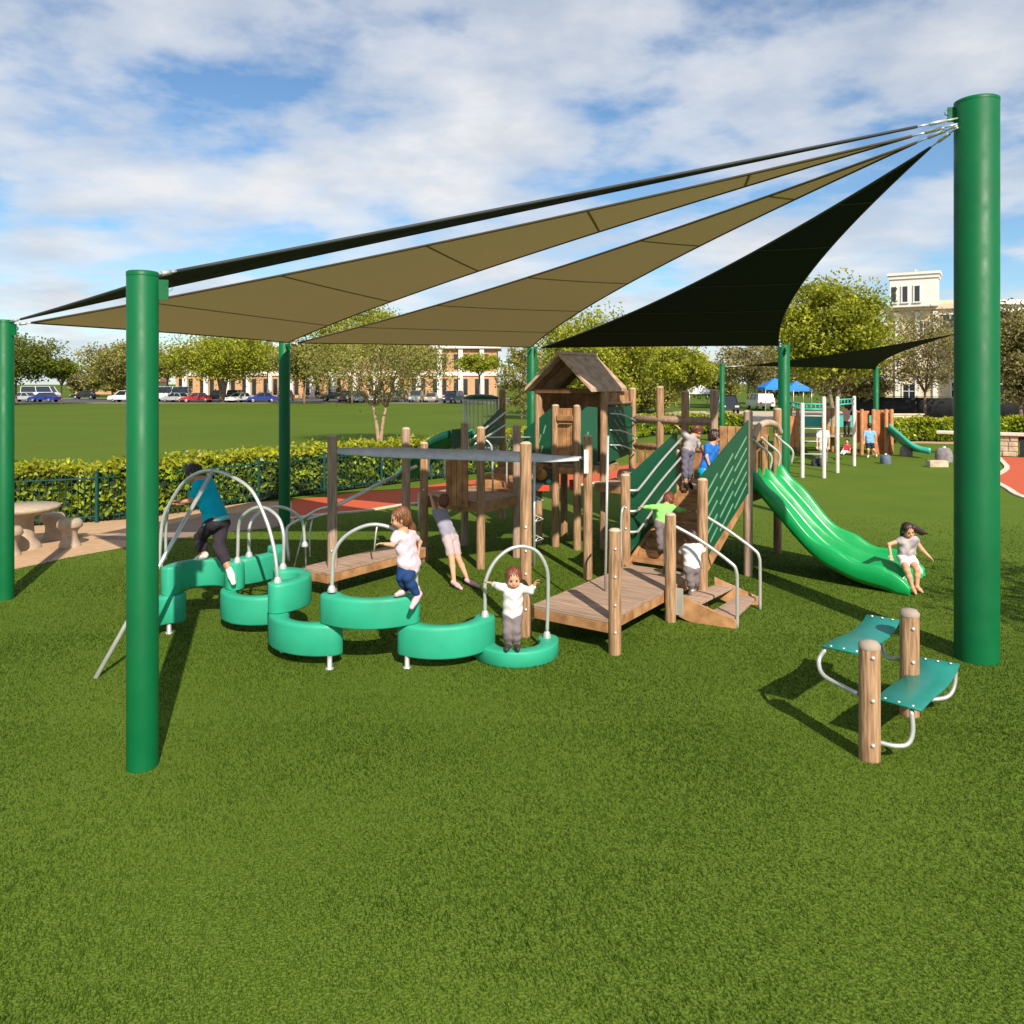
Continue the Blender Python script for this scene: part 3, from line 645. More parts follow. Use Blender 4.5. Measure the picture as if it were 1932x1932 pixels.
car('suv', 446, 134, 90, BK, 'black utility car behind the grey tree trunk')
car('sedan', 452, 121.5, 250, WH, 'white car nose on between the tree trunk and the blue sedan')
car('sedan', 494, 121, 205, BL, 'navy sedan with pale windscreen left of the dark rear pole')
car('suv', 540, 130, 95, BK, 'black utility car behind the dark rear pole')
car('sedan', 631, 130, 180, BK, 'black sedan at the left end of the row behind the lawn tree')
car('suv', 657, 122, 262, (.10, .025, .025), 'maroon utility car behind the left fork of the lawn tree')
car('sedan', 681, 121, 268, (.30, .36, .36), 'pale grey green sedan between the forks of the lawn tree')
car('suv', 712, 122, 272, WH, 'white utility car right of the forked lawn tree')
car('sedan', 736, 123, 262, GR, 'grey sedan between the white utility car and the grey log post')
car('suv', 757, 128, 90, BK, 'black utility car behind the top of the grey log post')
car('suv', 786, 122, 268, (.17, .20, .19), 'grey green utility car right of the grey log post')
car('sedan', 814, 122, 270, (.32, .27, .22), 'tan sedan next to the navy van')
car('suv', 855, 118, 255, (.02, .026, .07), 'navy van just left of the steel baluster cage')
car('suv', 1372, 79, 262, BK, 'black utility car behind the climbing ramp near the thin green pole')
car('suv', 1434, 90, 90, WH, 'white utility car under the blue canopy tent')
# ================================================================== SHADE SAILS
POLE = dict(A=V3((-2.89, 6.22, 0)), B=V3((-7.04, 11.03, 0)), C=V3((-4.78, 16.7, 0)), D=V3((0.48, 19.1, 0)), E=V3((6.26, 18.3, 0)))
MAST = V3((5.05, 8.64, 0))
def pole(p, r, h, label, flange=False):
    t = thing('shade_post', p, label, 'post', 'green posts of the main shade sails')
    q = MB(); q.lathe([(r, -.05), (r, h - .012), (r - .012, h), (0, h)], p, 40); q.build('pole', M['pole'], t)
    q = MB(); q.lathe([(r + .002, h - .02), (r + .002, h + .012), (r - .012, h + .02), (0, h + .02)], p, 32); q.build('cap', M['pole'], t)
    d = (MAST - p); d.z = 0
    if d.length < .1: d = V3((-1, .2, 0))
    d.normalize()
    q = MB(); q.box(p + d * (r + .03) + Z * (h - .12), (.08, .02, .16), (d, Z.cross(d), Z)); q.lathe([(.03, -.012), (.03, .012)], p + d * (r + .07) + Z * (h - .1), 10, True, Z.cross(d)); q.build('eye_bracket', M['pole'], t)
    return t
pole(POLE['A'], .117, 3.85, 'nearest tall green shade post standing at the left on open grass')
pole(POLE['B'], .117, 3.85, 'green shade post cut by the left picture edge beside the round table')
pole(POLE['C'], .117, 3.85, 'dark looking green shade post behind the plank bridge and hedge side')
pole(POLE['D'], .117, 3.85, 'green shade post right behind the wooden play roof')
pole(POLE['E'], .13, 3.85, 'green shade post behind the top of the green slide')
pole(MAST, .22, 6.05, 'thick tall green mast at the right where the sails meet')
def toward(a, c, d): return a + (c - a).normalized() * d
def sail(label, a, b_, c, sag, ml, pole_pts, slack=.0, seams=(.16, .34, .52, .70, .86)):
    t = thing('shade_sail', (a + b_ + c) / 3, label, 'shade sail', 'triangular shade sails over the playground')
    cen = (a + b_ + c) / 3
    def ctrl(p, q, k): m = (p + q) / 2; return m + (cen - m).normalized() * (2 * k * (p - q).length)
    ab, bc, ca = ctrl(a, b_, sag[0]), ctrl(b_, c, sag[1]), ctrl(c, a, sag[2])
    def P(u, v):
        w = 1 - u - v
        return a * u * u + b_ * v * v + c * w * w + ab * 2 * u * v + bc * 2 * v * w + ca * 2 * w * u - Z * slack * 27 * u * v * w
    n = 22; idx = {}; vs = []; fs = []
    for i in range(n + 1):
        for j in range(n + 1 - i): idx[i, j] = len(vs); vs.append(P(i / n, j / n))
    for i in range(n):
        for j in range(n - i):
            fs.append((idx[i, j], idx[i + 1, j], idx[i, j + 1]))
            if i + j < n - 1: fs.append((idx[i + 1, j], idx[i + 1, j + 1], idx[i, j + 1]))
    q = MB(); q.add(vs, fs, True); q.build('cloth', M[ml], t)
    for w_ in seams:
        q = MB(); rows = []
        for i in range(17):
            g = i / 16; rows.append([P((1 - w_ - .0013) * g, (1 - w_ - .0013) * (1 - g)) - Z * .006, P((1 - w_ + .0013) * g, (1 - w_ + .0013) * (1 - g)) - Z * .006])
        q.grid(rows); q.build('seam', M['cable'] if ml == 'sail_black' else mat('tan_seam', (.33, .24, .095), .9, transl=.2), t, solid=.006)
    for e in ([P(i / n, 1 - i / n) for i in range(n + 1)], [P(0, i / n) for i in range(n + 1)], [P(i / n, 0) for i in range(n + 1)]):
        q = MB(); q.tube(e, .016, 6); q.build('edge_webbing', M['cable'] if ml == 'sail_black' else mat('tan_webbing', (.06, .045, .02), .8), t)
    for cor, pp in zip((a, b_, c), pole_pts):
        q = MB(); q.tube([cor, cor.lerp(pp, .35)], .01, 6); q.tube([cor.lerp(pp, .3), cor.lerp(pp, .7)], .02, 8); q.tube([cor.lerp(pp, .65), pp], .01, 6); q.build('turnbuckle', M['steel'], t)
TIP = V3((4.83, 8.6, 5.80))
def ptop(k, dz=-.08): return POLE[k] + Z * (3.85 + dz)
def mtip(z, ax, ay): return V3((4.83 + ax, 8.6 + ay, z))
TZ = mtip(5.80, 0, 0)
def mk(k1, k2, label, sag, ml, c1=None, c2=None, zt=5.78, z1=-.06, z2=-.06):
    p1, p2 = ptop(k1, z1), ptop(k2, z2); tp = V3((4.82, 8.60, zt)); cen = (p1 + p2 + tp) / 3
    sail(label, c1 or toward(p1, cen, .34), c2 or toward(p2, cen, .34), toward(tp, cen, .45), sag, ml, (toward(p1, cen, .12), toward(p2, cen, .12), tp), .02)
mk('A', 'B', 'thin dark shade sail seen edge on, topmost of the fan', (.012, .034, .034), 'sail_black', zt=5.86, z1=-.02, z2=-.02)
mk('B', 'C', 'tan shade sail starting at the left edge post, larger tan strip', (.012, .052, .034), 'sail_tan', zt=5.80)
mk('C', 'D', 'tan shade sail between the two rear posts, next to the black sail', (.010, .056, .040), 'sail_tan', zt=5.78)
mk('D', 'E', 'large black shade sail right of the tan sails above the ramp', (.010, .058, .046), 'sail_black', zt=5.76)

# ================================================================== MAIN PLAY STRUCTURE
PS = thing('play_structure', U(2.5, -.5), 'large log play structure with ramp, decks, peaked roof and green slide', 'play structure')
def post(p, h, parent=PS, r=.07, m='wood', bolts=(), face=None, z0=0.0, name='post'):
    p = V3(p); p.z = z0
    q = MB(); q.lathe([(r, -.05), (r, h - z0 - .03), (r * .97, h - z0 - .022)], p, 22, True, wob=.012); q.cur = 1
    q.lathe([(r * .97, h - z0 - .022), (r * .68, h - z0), (0, h - z0 + .006)], p, 22, True)
    o = q.build(name, [M[m], M['endgrain']], parent)
    f = V3(face) if face is not None else V3((-p.x * .35 - .15, -p.y, 0)); f.z = 0; f.normalize()
    for z in bolts:
        q = MB(); q.lathe([(.017, -.004), (.017, .006), (.009, .014), (0, .015)], p + f * r + Z * (z - z0), 10, True, f); q.build('bolt', M['bolt'], o)
    return o
P = dict(P1=G(627, 1120), P2=G(766, 1074), P3=G(800, 1058), P4=G(907, 1073), P5=U(3.7, -3.9), P6=G(992, 1200), P7=G(1109, 1092), P8=G(1139, 1037),
         P9=U(6, -1.62), P10=U(6, -1.05), P11=U(6, -.55), P12=U(6, 0), P13=G(1411.5, 1086), P14=G(1467, 1043), P15=U(2.56, -.03), P16=G(1160, 1233),
         P17=G(1265, 1172), P18=V3((2.53, 10.56, 0)), P19=G(975, 1051), M1=G(1048, 1031), M2=G(1089, 1037), P21=U(6.4, -4.98), P22=U(4.42, -.02), P24=U(5.5, -2.85), P25=U(4.6, -2.86))
for k, h, m, bl in (('P1', 2.26, 'wood_gray', (.5, .62)), ('P2', 2.28, 'wood_gray', ()), ('P3', 2.0, 'wood', (1.2,)), ('P4', 2.29, 'wood', ()), ('P5', 2.27, 'wood_gray', ()), ('P6', 2.30, 'wood', (.33, .75, 1.02, 1.3)),
                    ('P7', 2.2, 'wood', ()), ('P8', 2.88, 'wood', ()), ('P9', 2.9, 'wood', ()), ('P10', 2.93, 'wood', ()), ('P11', 2.85, 'wood', ()), ('P12', 2.88, 'wood_gray', ()), ('P13', 2.57, 'wood_gray', ()),
                    ('P14', 2.55, 'wood', ()), ('P15', 1.68, 'wood', (.9, 1.2)), ('P16', 1.385, 'wood', (.25, .55, .86, 1.17)), ('P17', 1.36, 'wood', ()), ('P18', 1.73, 'wood', ()), ('P19', 2.28, 'wood_gray', ()),
                    ('M1', 2.6, 'wood', ()), ('M2', 2.6, 'wood', ()), ('P21', 2.86, 'wood', ()), ('P22', 1.9, 'wood', ()), ('P24', 2.85, 'wood', ()), ('P25', 2.85, 'wood', ())):
    post(P[k], h, m=m, bolts=bl)
UA, VA = V3((.573, .819, 0)), V3((.819, -.573, 0))
def deck(u0, u1, v0, v1, z, th=.14, n=9, along='v', name='deck', fascia=True):
    q = MB(); rr = random.Random(int(u0 * 100 + v1 * 7))
    if along == 'v':
        w = (u1 - u0) / n
        for i in range(n): q.box(U(u0 + w * (i + .5), (v0 + v1) / 2, z - .019 + rr.uniform(-.002, .002)), (w - .009, v1 - v0, .038), (UA, VA, Z))
    else:
        w = (v1 - v0) / n
        for i in range(n): q.box(U((u0 + u1) / 2, v0 + w * (i + .5), z - .019 + rr.uniform(-.002, .002)), (u1 - u0, w - .009, .038), (UA, VA, Z))
    o = q.build(name, M['deck'], PS, bevel=.004)
    q = MB(); zc = z - .042 - (th - .04) / 2; hh = th - .04
    for u in (u0 + .022, u1 - .022): q.box(U(u, (v0 + v1) / 2, zc), (.044, v1 - v0 - .002, hh), (UA, VA, Z))
    for v in (v0 + .022, v1 - .022): q.box(U((u0 + u1) / 2, v, zc), (u1 - u0 - .09, .044, hh), (UA, VA, Z))
    q.build('deck_frame', M['plank'], o, bevel=.004)
    return o
deck(.0, 2.56, .04, 1.05, .38, .15, 15)                     # low entry deck
deck(4.46, 6.05, -1.6, 1.08, 1.25, .16, 11)                 # slide platform
deck(4.62, 5.52, -2.82, -1.66, 1.52, .14, 9)                # roofed tower floor
deck(2.38, 3.72, -3.86, -2.5, 1.10, .20, 9)                 # middle deck
deck(-.30, 1.75, -3.72, -3.14, .38, .15, 4, 'u')            # plank bridge
# ---- entry steps beside the low deck
a0, a1 = U(1.60, 1.06), G(1389, 1186); b0, b1 = U(2.62, 1.28), G(1433, 1141)
for s0, s1 in ((a0, a1), (b0, b1)):
    d = (s1 - s0); d.z = 0; n_ = d.normalized().cross(Z) * .045; q = MB()
    q.prism([s0 + Z * .10 - n_ / 2, s0 + Z * .36 - n_ / 2, s1 + Z * .10 - n_ / 2, s1 + Z * .0 - n_ / 2, s0.lerp(s1, .35) - n_ / 2 + Z * .0], n_)
    q.build('step_stringer', M['plank'], PS, bevel=.004)
for f0, f1, z in ((.04, .48, .26), (.56, .97, .125)):
    q = MB(); A0, A1, B0, B1 = a0.lerp(a1, f0), a0.lerp(a1, f1), b0.lerp(b1, f0), b0.lerp(b1, f1); k = .026
    A0, B0 = A0.lerp(B0, k), B0.lerp(A0, k); A1, B1 = A1.lerp(B1, k), B1.lerp(A1, k)
    for j in range(3):
        g0, g1 = j / 3 + .012, (j + 1) / 3 - .012
        q.prism([A0.lerp(A1, g0) + Z * (z - .04), A0.lerp(A1, g1) + Z * (z - .04), B0.lerp(B1, g1) + Z * (z - .04), B0.lerp(B1, g0) + Z * (z - .04)], Z * .04)
    q.build('step_tread', M['deck'], PS, bevel=.004)
q = MB(); c_ = P['P17'] + V3((.10, -.055, .26)); q.box(c_, (.10, .012, .34), (VA, UA, Z)); q.build('steel_bracket', M['bolt'], PS, bevel=.003)
# ---- climbing ramp up to the slide platform
def ramp_z(u): return .38 + (u - 2.56) * (1.25 - .38) / (4.46 - 2.56)
q = MB()
for v in (.03, 1.07): q.beam(U(2.5, v, ramp_z(2.5) - .06), U(4.46, v, ramp_z(4.46) - .06), .05, .20)
rp_ = q.build('climbing_ramp', M['plank'], PS, bevel=.004)
for i in range(8):
    u = 2.66 + i * .232; q = MB(); z = ramp_z(u) + .03
    q.box(U(u + .045, .55, z - .02), (.235, .98, .04), (UA, VA, Z)); q.box(U(u + .15, .55, z + .035), (.022, .975, .07), (UA, VA, Z)); q.build('tread', M['plank'], rp_, bevel=.004)
# ---- green sheet panels with slanted pale grooves
def panel(pts, nrm, grooves, name='green_panel', th=.022, m='panel'):
    """pts: bottom-left, bottom-right, top-right, top-left; grooves: (s0,t0,s1,t1) in panel coordinates"""
    nrm = V3(nrm).normalized(); q = MB(); q.prism([p - nrm * th / 2 for p in pts], nrm * th)
    q.cur = 1
    def at(s, t): return pts[0].lerp(pts[1], s).lerp(pts[3].lerp(pts[2], s), t)
    for s0, t0, s1, t1 in grooves:
        for sg in (1, -1):
            a, c = at(s0, t0) + nrm * sg * (th / 2 + .003), at(s1, t1) + nrm * sg * (th / 2 + .003)
            q.beam(a, c, .006, .026, (c - a).normalized().cross(nrm))
    return q.build(name, [M[m], M['groove']], PS)
gl = [(s, t, s + .27, t + .09) for t in (.08, .24, .40, .56, .72) for s in (.06, .38, .68)]
panel([U(2.62, -.02, .50), U(4.38, -.02, 1.17), U(4.38, -.02, 2.20), U(2.62, -.02, 1.64)], VA, [])
panel([U(2.34, 1.17, .50), U(4.34, 1.17, 1.30), U(4.34, 1.17, 2.42), U(2.34, 1.17, 1.71)], VA, gl)
panel([U(4.56, -3.16, 1.52), U(4.56, -2.53, 1.52), U(4.56, -2.53, 2.55), U(4.56, -3.16, 2.1)], UA, [(.55, .45, .62, .6), (.7, .6, .78, .75), (.6, .2, .68, .35)])
panel([U(4.56, -1.97, 1.45), U(4.72, -1.68, 1.45), U(4.72, -1.68, 2.56), U(4.56, -1.97, 2.58)], UA, [(.4, .5, .55, .6)])
panel([U(4.95, -1.6, 1.55), U(5.93, -1.6, 1.66), U(5.93, -1.6, 2.56), U(4.95, -1.6, 2.56)], VA, [(s, t, s + .16, t - .13) for t in (.93, .76, .59, .42, .28) for s in (.24, .44)])
panel([W(887, 848, 15.6), W(946, 835, 17.2), W(946, 769, 17.2), W(889, 826, 15.6)], W(946, 800, 17.2).cross(Z) - W(887, 800, 15.6).cross(Z), [(s, t, s + .25, t + .03) for t in (.35, .6, .8) for s in (.1, .5)])
for zz in (.82, .52, .25):                                  # curved steel rungs on the climbing panel
    q = MB(); q.tube(smooth_path([U(5.0, -1.58, 1.62 + zz), U(5.25, -1.47, 1.60 + zz), U(5.6, -1.42, 1.50 + zz), U(5.9, -1.5, 1.45 + zz)], 5), .014, 6); q.build('hand_rail', M['steel'], PS)
# ---- peaked roof tower
def roof():
    u0, u1, ve0, ve1, vr, ze, zr, th = 4.30, 5.66, -2.98, -1.56, -2.25, 2.90, 3.55, .07
    q = MB()
    for ve in (ve0, ve1):
        n = 5
        for i in range(n):
            f0, f1 = i / n, (i + 1) / n - .012; va, za = vr + (ve - vr) * f0, zr + (ze - zr) * f0; vb, zb = vr + (ve - vr) * f1, zr + (ze - zr) * f1
            q.prism([U(u0, va, za), U(u0, vb, zb), U(u0, vb, zb - th), U(u0, va, za - th)], UA * (u1 - u0))
    q.box(U((u0 + u1) / 2, vr, zr - .012), (u1 - u0 + .01, .12, .05), (UA, VA, Z))
    r_ = q.build('roof', M['roof'], PS, bevel=.006)
    for u in (u0 + .24, u1 - .24):
        q = MB()
        for ve in (ve0 + .1, ve1 - .1): q.beam(U(u, vr, zr - .14), U(u, ve, ze - .04), .05, .09)
        q.box(U(u, vr, ze - .05), (.05, abs(ve1 - ve0) - .2, .08), (UA, VA, Z)); q.build('truss', M['dark_wood'], r_)
roof()
def slat_wall(p0, p1, z0, z1, n, m='plank', name='slat_wall', gap=.012, th=.03):
    d = (p1 - p0); d.z = 0; L = d.length; d.normalize(); s = Z.cross(d); q = MB(); w = L / n; rr = random.Random(n)
    for i in range(n):
        c = p0 + d * (w * (i + .5)); q.box(V3((c.x, c.y, (z0 + z1) / 2 + rr.uniform(-.006, .006))), (w - gap, th, z1 - z0), (d, s, Z))
    return q.build(name, M[m], PS, bevel=.003)
slat_wall(U(5.46, -2.78), U(5.46, -1.7), 1.52, 2.84, 8)
slat_wall(U(4.70, -2.88), U(5.42, -2.88), 1.9, 2.84, 6)
slat_wall(U(4.57, -2.41), U(4.57, -2.06), 1.62, 2.54, 4)
q = MB(); q.box(U(4.53, -2.235, 2.36), (.06, .34, .10), (UA, VA, Z)); q.box(U(4.53, -2.235, 2.26), (.065, .25, .018), (UA, VA, Z)); q.build('letter_box', M['plank'], PS, bevel=.004)
q = MB(); q.box(U(4.57, -2.235, 1.70), (.05, .62, .16), (UA, VA, Z)); q.box(U(4.60, -2.3, 1.40), (.06, 1.1, .12), (UA, VA, Z)); q.build('cross_board', M['plank'], PS, bevel=.004)
# ---- rear fence of the slide platform: logs and slats
for a, c, z, r_ in ((U(6, -1.62), U(6, 0), 2.30, .075), (U(6, -1.62), U(6, 0), 1.80, .06), (U(4.85, -1.64), U(6, -1.62), 2.62, .03)):
    q = MB(); q.tube([a + Z * z, a.lerp(c, .5) + Z * (z + .004), c + Z * z], r_, 14); q.build('log_rail', M['wood_gray' if z > 2 else 'wood'], PS)
slat_wall(U(6.0, -1.52), U(6.0, -.08), 1.26, 1.78, 9, 'plank', gap=.05)
slat_wall(U(6.0, .10), U(6.12, .95), 1.26, 2.22, 6)
slat_wall(U(5.0, -1.66), U(5.9, -1.66), 2.58, 2.86, 6)
q = MB(); q.tube([U(4.9, -1.3, 1.33), U(5.35, -1.05, 1.33)], .13, 16); q.build('log_seat', M['wood_gray'], PS)
# ---- slide
def slide():
    lip = [(1.05, 1.60), (1.217, 1.583), (1.40, 1.40), (1.593, 1.185), (1.903, .85), (2.196, .60), (2.45, .475), (2.685, .396), (2.95, .335), (3.146, .298), (3.30, .215), (3.41, .10)]
    prof = [(0.03, -.40), (0.0, -.30), (-.012, -.02), (.0, .0), (.035, .018), (.065, .005), (.082, -.02), (.10, -.13), (.13, -.18), (.17, -.195), (.34, -.20), (.52, -.195), (.57, -.18), (.595, -.13), (.612, -.03), (.63, -.008), (.65, -.003), (.67, -.008), (.688, -.03), (.705, -.13), (.73, -.18), (.78, -.195), (.96, -.20), (1.13, -.195), (1.17, -.18), (1.20, -.13), (1.218, -.02), (1.235, .005), (1.265, .018), (1.30, .0), (1.312, -.02), (1.30, -.30), (1.27, -.40)]
    P_ = smooth_path([(v, z, 0) for v, z in lip], 5); rows = []; n = len(P_)
    for i, p in enumerate(P_):
        f = i / (n - 1); wave = .030 * math.sin(f * 27) * (1 if .12 < f < .8 else 0)
        k = 1.0 if f < .86 else 1 - .55 * (f - .86) / .14
        rows.append([U(4.53 + du * 1.10, p.x + (.10 * math.sin(math.pi * du / 1.3) ** 2 * max(0, (f - .7) / .3) * -1), p.y + (dz + wave * (1 if abs(du - .65) > .5 and dz > -.1 else .25)) * (k if dz > -.22 else k * .7)) for du, dz in prof])
    q = MB(); q.grid(rows); o = q.build('slide', M['slide'], PS, solid=.014)
    q = MB(); q.tube([U(5.2, 2.62, -.05), U(5.2, 2.62, .24)], .045, 10); q.tube([U(5.2, 3.2, -.05), U(5.2, 3.2, .12)], .045, 10); q.build('foot', M['steel'], o)
slide()
q = MB(); q.tube(smooth_path([U(4.62, 1.16, 2.12), U(4.85, 1.16, 2.28), U(5.3, 1.16, 2.34), U(5.8, 1.16, 2.28), U(6.05, 1.16, 2.14)], 6), .055, 10); q.build('slide_arch', M['roof'], PS)
for u in (4.70, 5.28, 5.9):
    q = MB(); q.box(U(u, 1.14, 1.68), (.20, .035, .92), (UA, VA, Z)); q.build('slide_board', M['plank'], PS, bevel=.006)
for u in (4.66, 5.10, 5.85):
    q = MB(); q.tube(smooth_path([U(u - .05, 1.15, 2.12), U(u + .05, 1.22, 2.02), U(u + .16, 1.38, 1.84), U(u + .16, 1.36, 1.62)], 5), .02, 8); q.build('hand_rail', M['steel'], PS)
# ---- tube hand rails
def rail(pts, r=.021, n=5, parent=PS, name='hand_rail', m='steel'):
    q = MB(); q.tube(smooth_path(pts, n) if n > 1 else pts, r, 9); return q.build(name, M[m], parent)
for z0, z1 in ((1.44, 2.14), (1.14, 1.84), (.84, 1.58)):
    rail([U(2.58, .02, z0), U(2.66, .09, z0), U(2.78, .10, z0 + .03), U(3.5, .10, z0 + (z1 - z0) * .50), U(4.40, .10, z1)], .019, 4)
f1 = G(1391, 1184); f2 = G(1434, 1150)
rail([W(1272, 992, 10.0), W(1320, 1019, 9.95), f1 + V3((-.09, .03, .80)), f1 + V3((-.015, .0, .70)), f1 + Z * .5, f1 - Z * .03], .021, 6)
rail([W(1314, 964, 10.6), W(1368, 997, 10.6), f2 + V3((-.09, .03, .80)), f2 + V3((-.015, .0, .70)), f2 + Z * .5, f2 - Z * .03], .021, 6)
rail([W(1257, 996, 10.05), W(1254, 1003, 10.2), W(1254, 1035, 10.2), W(1254, 1072, 10.2)], .016, 3)
q = MB(); q.box(W(1255, 1076, 10.15), (.05, .05, .09)); q.build('rail_socket', M['panel'], PS)
rail([W(1147, 822, 10.0), W(1142, 1115, 10.0)], .017, 1)
rail([W(1178, 955, 11.0), W(1174, 962, 10.9), W(1172, 985, 10.9), W(1172, 1058, 10.9)], .016, 4)
rail([W(637, 953, 11.25), W(755, 893, 12.8)], .028, 1); rail([W(768, 888, 12.85), W(785, 880, 13.2)], .028, 1)
rail([W(545, 1058, 11.5), W(541, 1005, 11.6), W(548, 990, 11.65), W(575, 976, 11.65), W(600, 962, 11.6), W(624, 956, 11.4)], .021, 5)
rail([W(628, 968, 11.4), W(606, 972, 11.6), W(580, 980, 11.65)], .018, 4)
for a, c, e in (((555, 1070), (568, 1020), (578, 984)), ((577, 1068), (576, 1020), (572, 984)), ((585, 1050), (584, 1010), (590, 976)), ((706, 1040), (709, 1008), (712, 990))):
    rail([W(*a, 11.6), W(*c, 11.6), W(*e, 11.65)], .012, 2)
rail([W(790, 1000, 13.2), W(790, 930, 13.2)], .016, 1)
rail([W(918, 825, 14.5), W(1008, 825, 14.9)], .016, 1); rail([W(1010, 818, 15.0), W(1008, 826, 14.9), W(1008, 900, 14.9)], .018, 2)
rail([W(916, 830, 13.4), W(923, 836, 13.4), W(928, 852, 13.4), W(930, 930, 13.4)], .017, 4); rail([W(975, 818, 13.9), W(966, 825, 13.9), W(957, 850, 13.9), W(956, 915, 13.9)], .017, 4)
rail([W(810, 900, 14.6), W(810, 870, 14.6), W(815, 864, 14.6), W(834, 864, 14.6), W(839, 870, 14.6), W(839, 905, 14.6)], .016, 3)
for a, c in (((893, 826), (956, 776)), ((896, 838), (956, 800))): rail([W(*a, 15.4), W(*c, 17.0)], .02, 1)
# ---- grey rubber belt slung overhead between the posts
def belt():
    top = [(636, 846), (700, 845), (760, 845), (808, 847.5), (870, 849), (930, 850.5), (978, 853), (1040, 859), (1102, 862)]
    bot = [(636, 857), (700, 861), (760, 864), (808, 865), (870, 867), (930, 869.5), (978, 871), (1040, 872), (1102, 869)]
    rows = []
    for i, (a, c) in enumerate(zip(top, bot)):
        f = i / 8; Y = 11.3 + .95 * f; dp = .17 * math.sin(math.pi * f); p, r_ = W(*a, Y + dp), W(*c, Y - dp); m_ = (p + r_) / 2
        rows.append([p, m_ - V3((0, .02, .012)), r_])
    q = MB(); q.grid(rows); q.build('overhead_belt', M['belt'], PS, solid=.02)
belt()
q = MB(); q.box(W(1106, 871, 12.03), (.07, .03, .36)); q.build('steel_bracket', mat('white_bracket', (.6, .62, .62), .5), PS, bevel=.006)
# ---- middle deck: plank wall, stair up, turquoise slide, baluster cage
slat_wall(U(2.33, -3.2), U(2.33, -2.74), .98, 1.78, 4)
q = MB()
for i in range(5): q.box(U(3.55 + i * .24, -3.1, 1.12 + .09 * i), (.25, .95, .05), (UA, VA, Z)); q.box(U(3.66 + i * .24, -3.1, 1.165 + .09 * i), (.03, .95, .06), (UA, VA, Z))
q.build('stair', M['plank'], PS, bevel=.004)
def small_slide():
    pts = [W(870, 826, 15.0), W(850, 832, 15.3), W(826, 846, 15.9), W(800, 868, 16.6), W(778, 893, 17.3), W(764, 905, 17.7)]
    rows = []
    for p in smooth_path(pts, 4):
        d = (pts[-1] - pts[0]); d.z = 0; s = Z.cross(d.normalized())
        rows.append([p + s * .27 + Z * .0, p + s * .26 + Z * .14, p + s * .22 + Z * .15, p + s * .18, p, p - s * .18, p - s * .22 + Z * .15, p - s * .26 + Z * .14, p - s * .27])
    q = MB(); q.grid(rows); q.build('small_slide', M['pod'], PS, solid=.012)
    q = MB(); q.box(W(866, 826, 14.95), (.05, .5, .34), (V3((.9, -.4, 0)).normalized(), V3((.4, .9, 0)).normalized(), Z)); q.build('slide_board', M['panel'], PS)
small_slide()
def cage():
    c = W(907, 780, 17.6); q = MB(); pts = []
    for k in range(12):
        an = math.pi * (1.02 + k / 11 * .96); p = V3((c.x + .37 * math.cos(an), c.y + .37 * math.sin(an), 0)); pts.append(p)
    for p in pts: q.tube([p + Z * 1.55, p + Z * 2.62], .016, 6)
    q.tube([p + Z * 1.55 for p in pts], .02, 6); q.tube([p + Z * 2.62 for p in pts], .022, 6)
    o = q.build('baluster_cage', mat('pale_steel', (.62, .64, .62), .45, metal=.2), PS)
    q = MB(); q.lathe([(.40, 2.64), (.40, 2.68), (.25, 2.73), (0, 2.75)], V3((c.x, c.y, 0)), 24); q.build('cage_top', M['panel'], o)
    q = MB(); q.tube([V3((c.x, c.y, 0)), V3((c.x, c.y, 1.56))], .05, 8); q.lathe([(.38, 1.50), (.38, 1.55), (0, 1.552)], V3((c.x, c.y, 0)), 20); q.build('cage_stem', M['steel'], o)
cage()
# ---- spiral climber and small activity panel
q = MB(); sp = G(1008, 1068); zt = 1.66
q.tube([sp - Z * .03, sp + Z * zt], .024, 8)
for y in (943, 978.5, 1016):
    c = W(1010, y, sp.y); q.tube([c + Z * .055, c + V3((.13, -.03, .0)), c - Z * .055], .012, 6); q.tube([c + V3((0, .02, .05)), c + V3((.06, .14, 0)), c + V3((0, .02, -.05))], .012, 6)
q.tube(smooth_path([sp + Z * zt, sp + V3((.02, .1, zt + .08)), sp + V3((.05, .35, zt + .02))], 4), .022, 8)
q.build('step_climber', M['steel'], PS)
q = MB(); q.box(W(1022, 905, 14.55), (.56, .03, .40)); ap = q.build('activity_panel', mat('dark_panel', (.03, .035, .035), .5), PS)
for px, py, r_, cc, nm in ((1021, 895, .11, (.45, .22, .03), 'yellow_disc'), (1035, 908, .055, (.0, .13, .07), 'green_knob'), (1027, 920, .0, (.55, .06, .02), 'red_flap')):
    q = MB(); c = W(px, py, 14.50)
    if r_: q.lathe([(r_, 0), (r_, .02), (r_ * .8, .035), (0, .036)], c, 20, True, (0, -1, 0))
    else: q.prism([c + V3((-.12, 0, -.06)), c + V3((.09, 0, -.06)), c + V3((.09, 0, .05)), c + V3((-.03, 0, .05))], (0, -.02, 0))
    q.build(nm, mat('toy_' + nm, cc, .5), ap)
q = MB(); q.prism([W(1074, 905, 14.6), W(1087, 905, 14.6), W(1087, 925, 14.6), W(1074, 925, 14.6)], (0, -.03, 0)); q.build('activity_panel', mat('toy_red_flap', (.55, .06, .02), .5), PS)

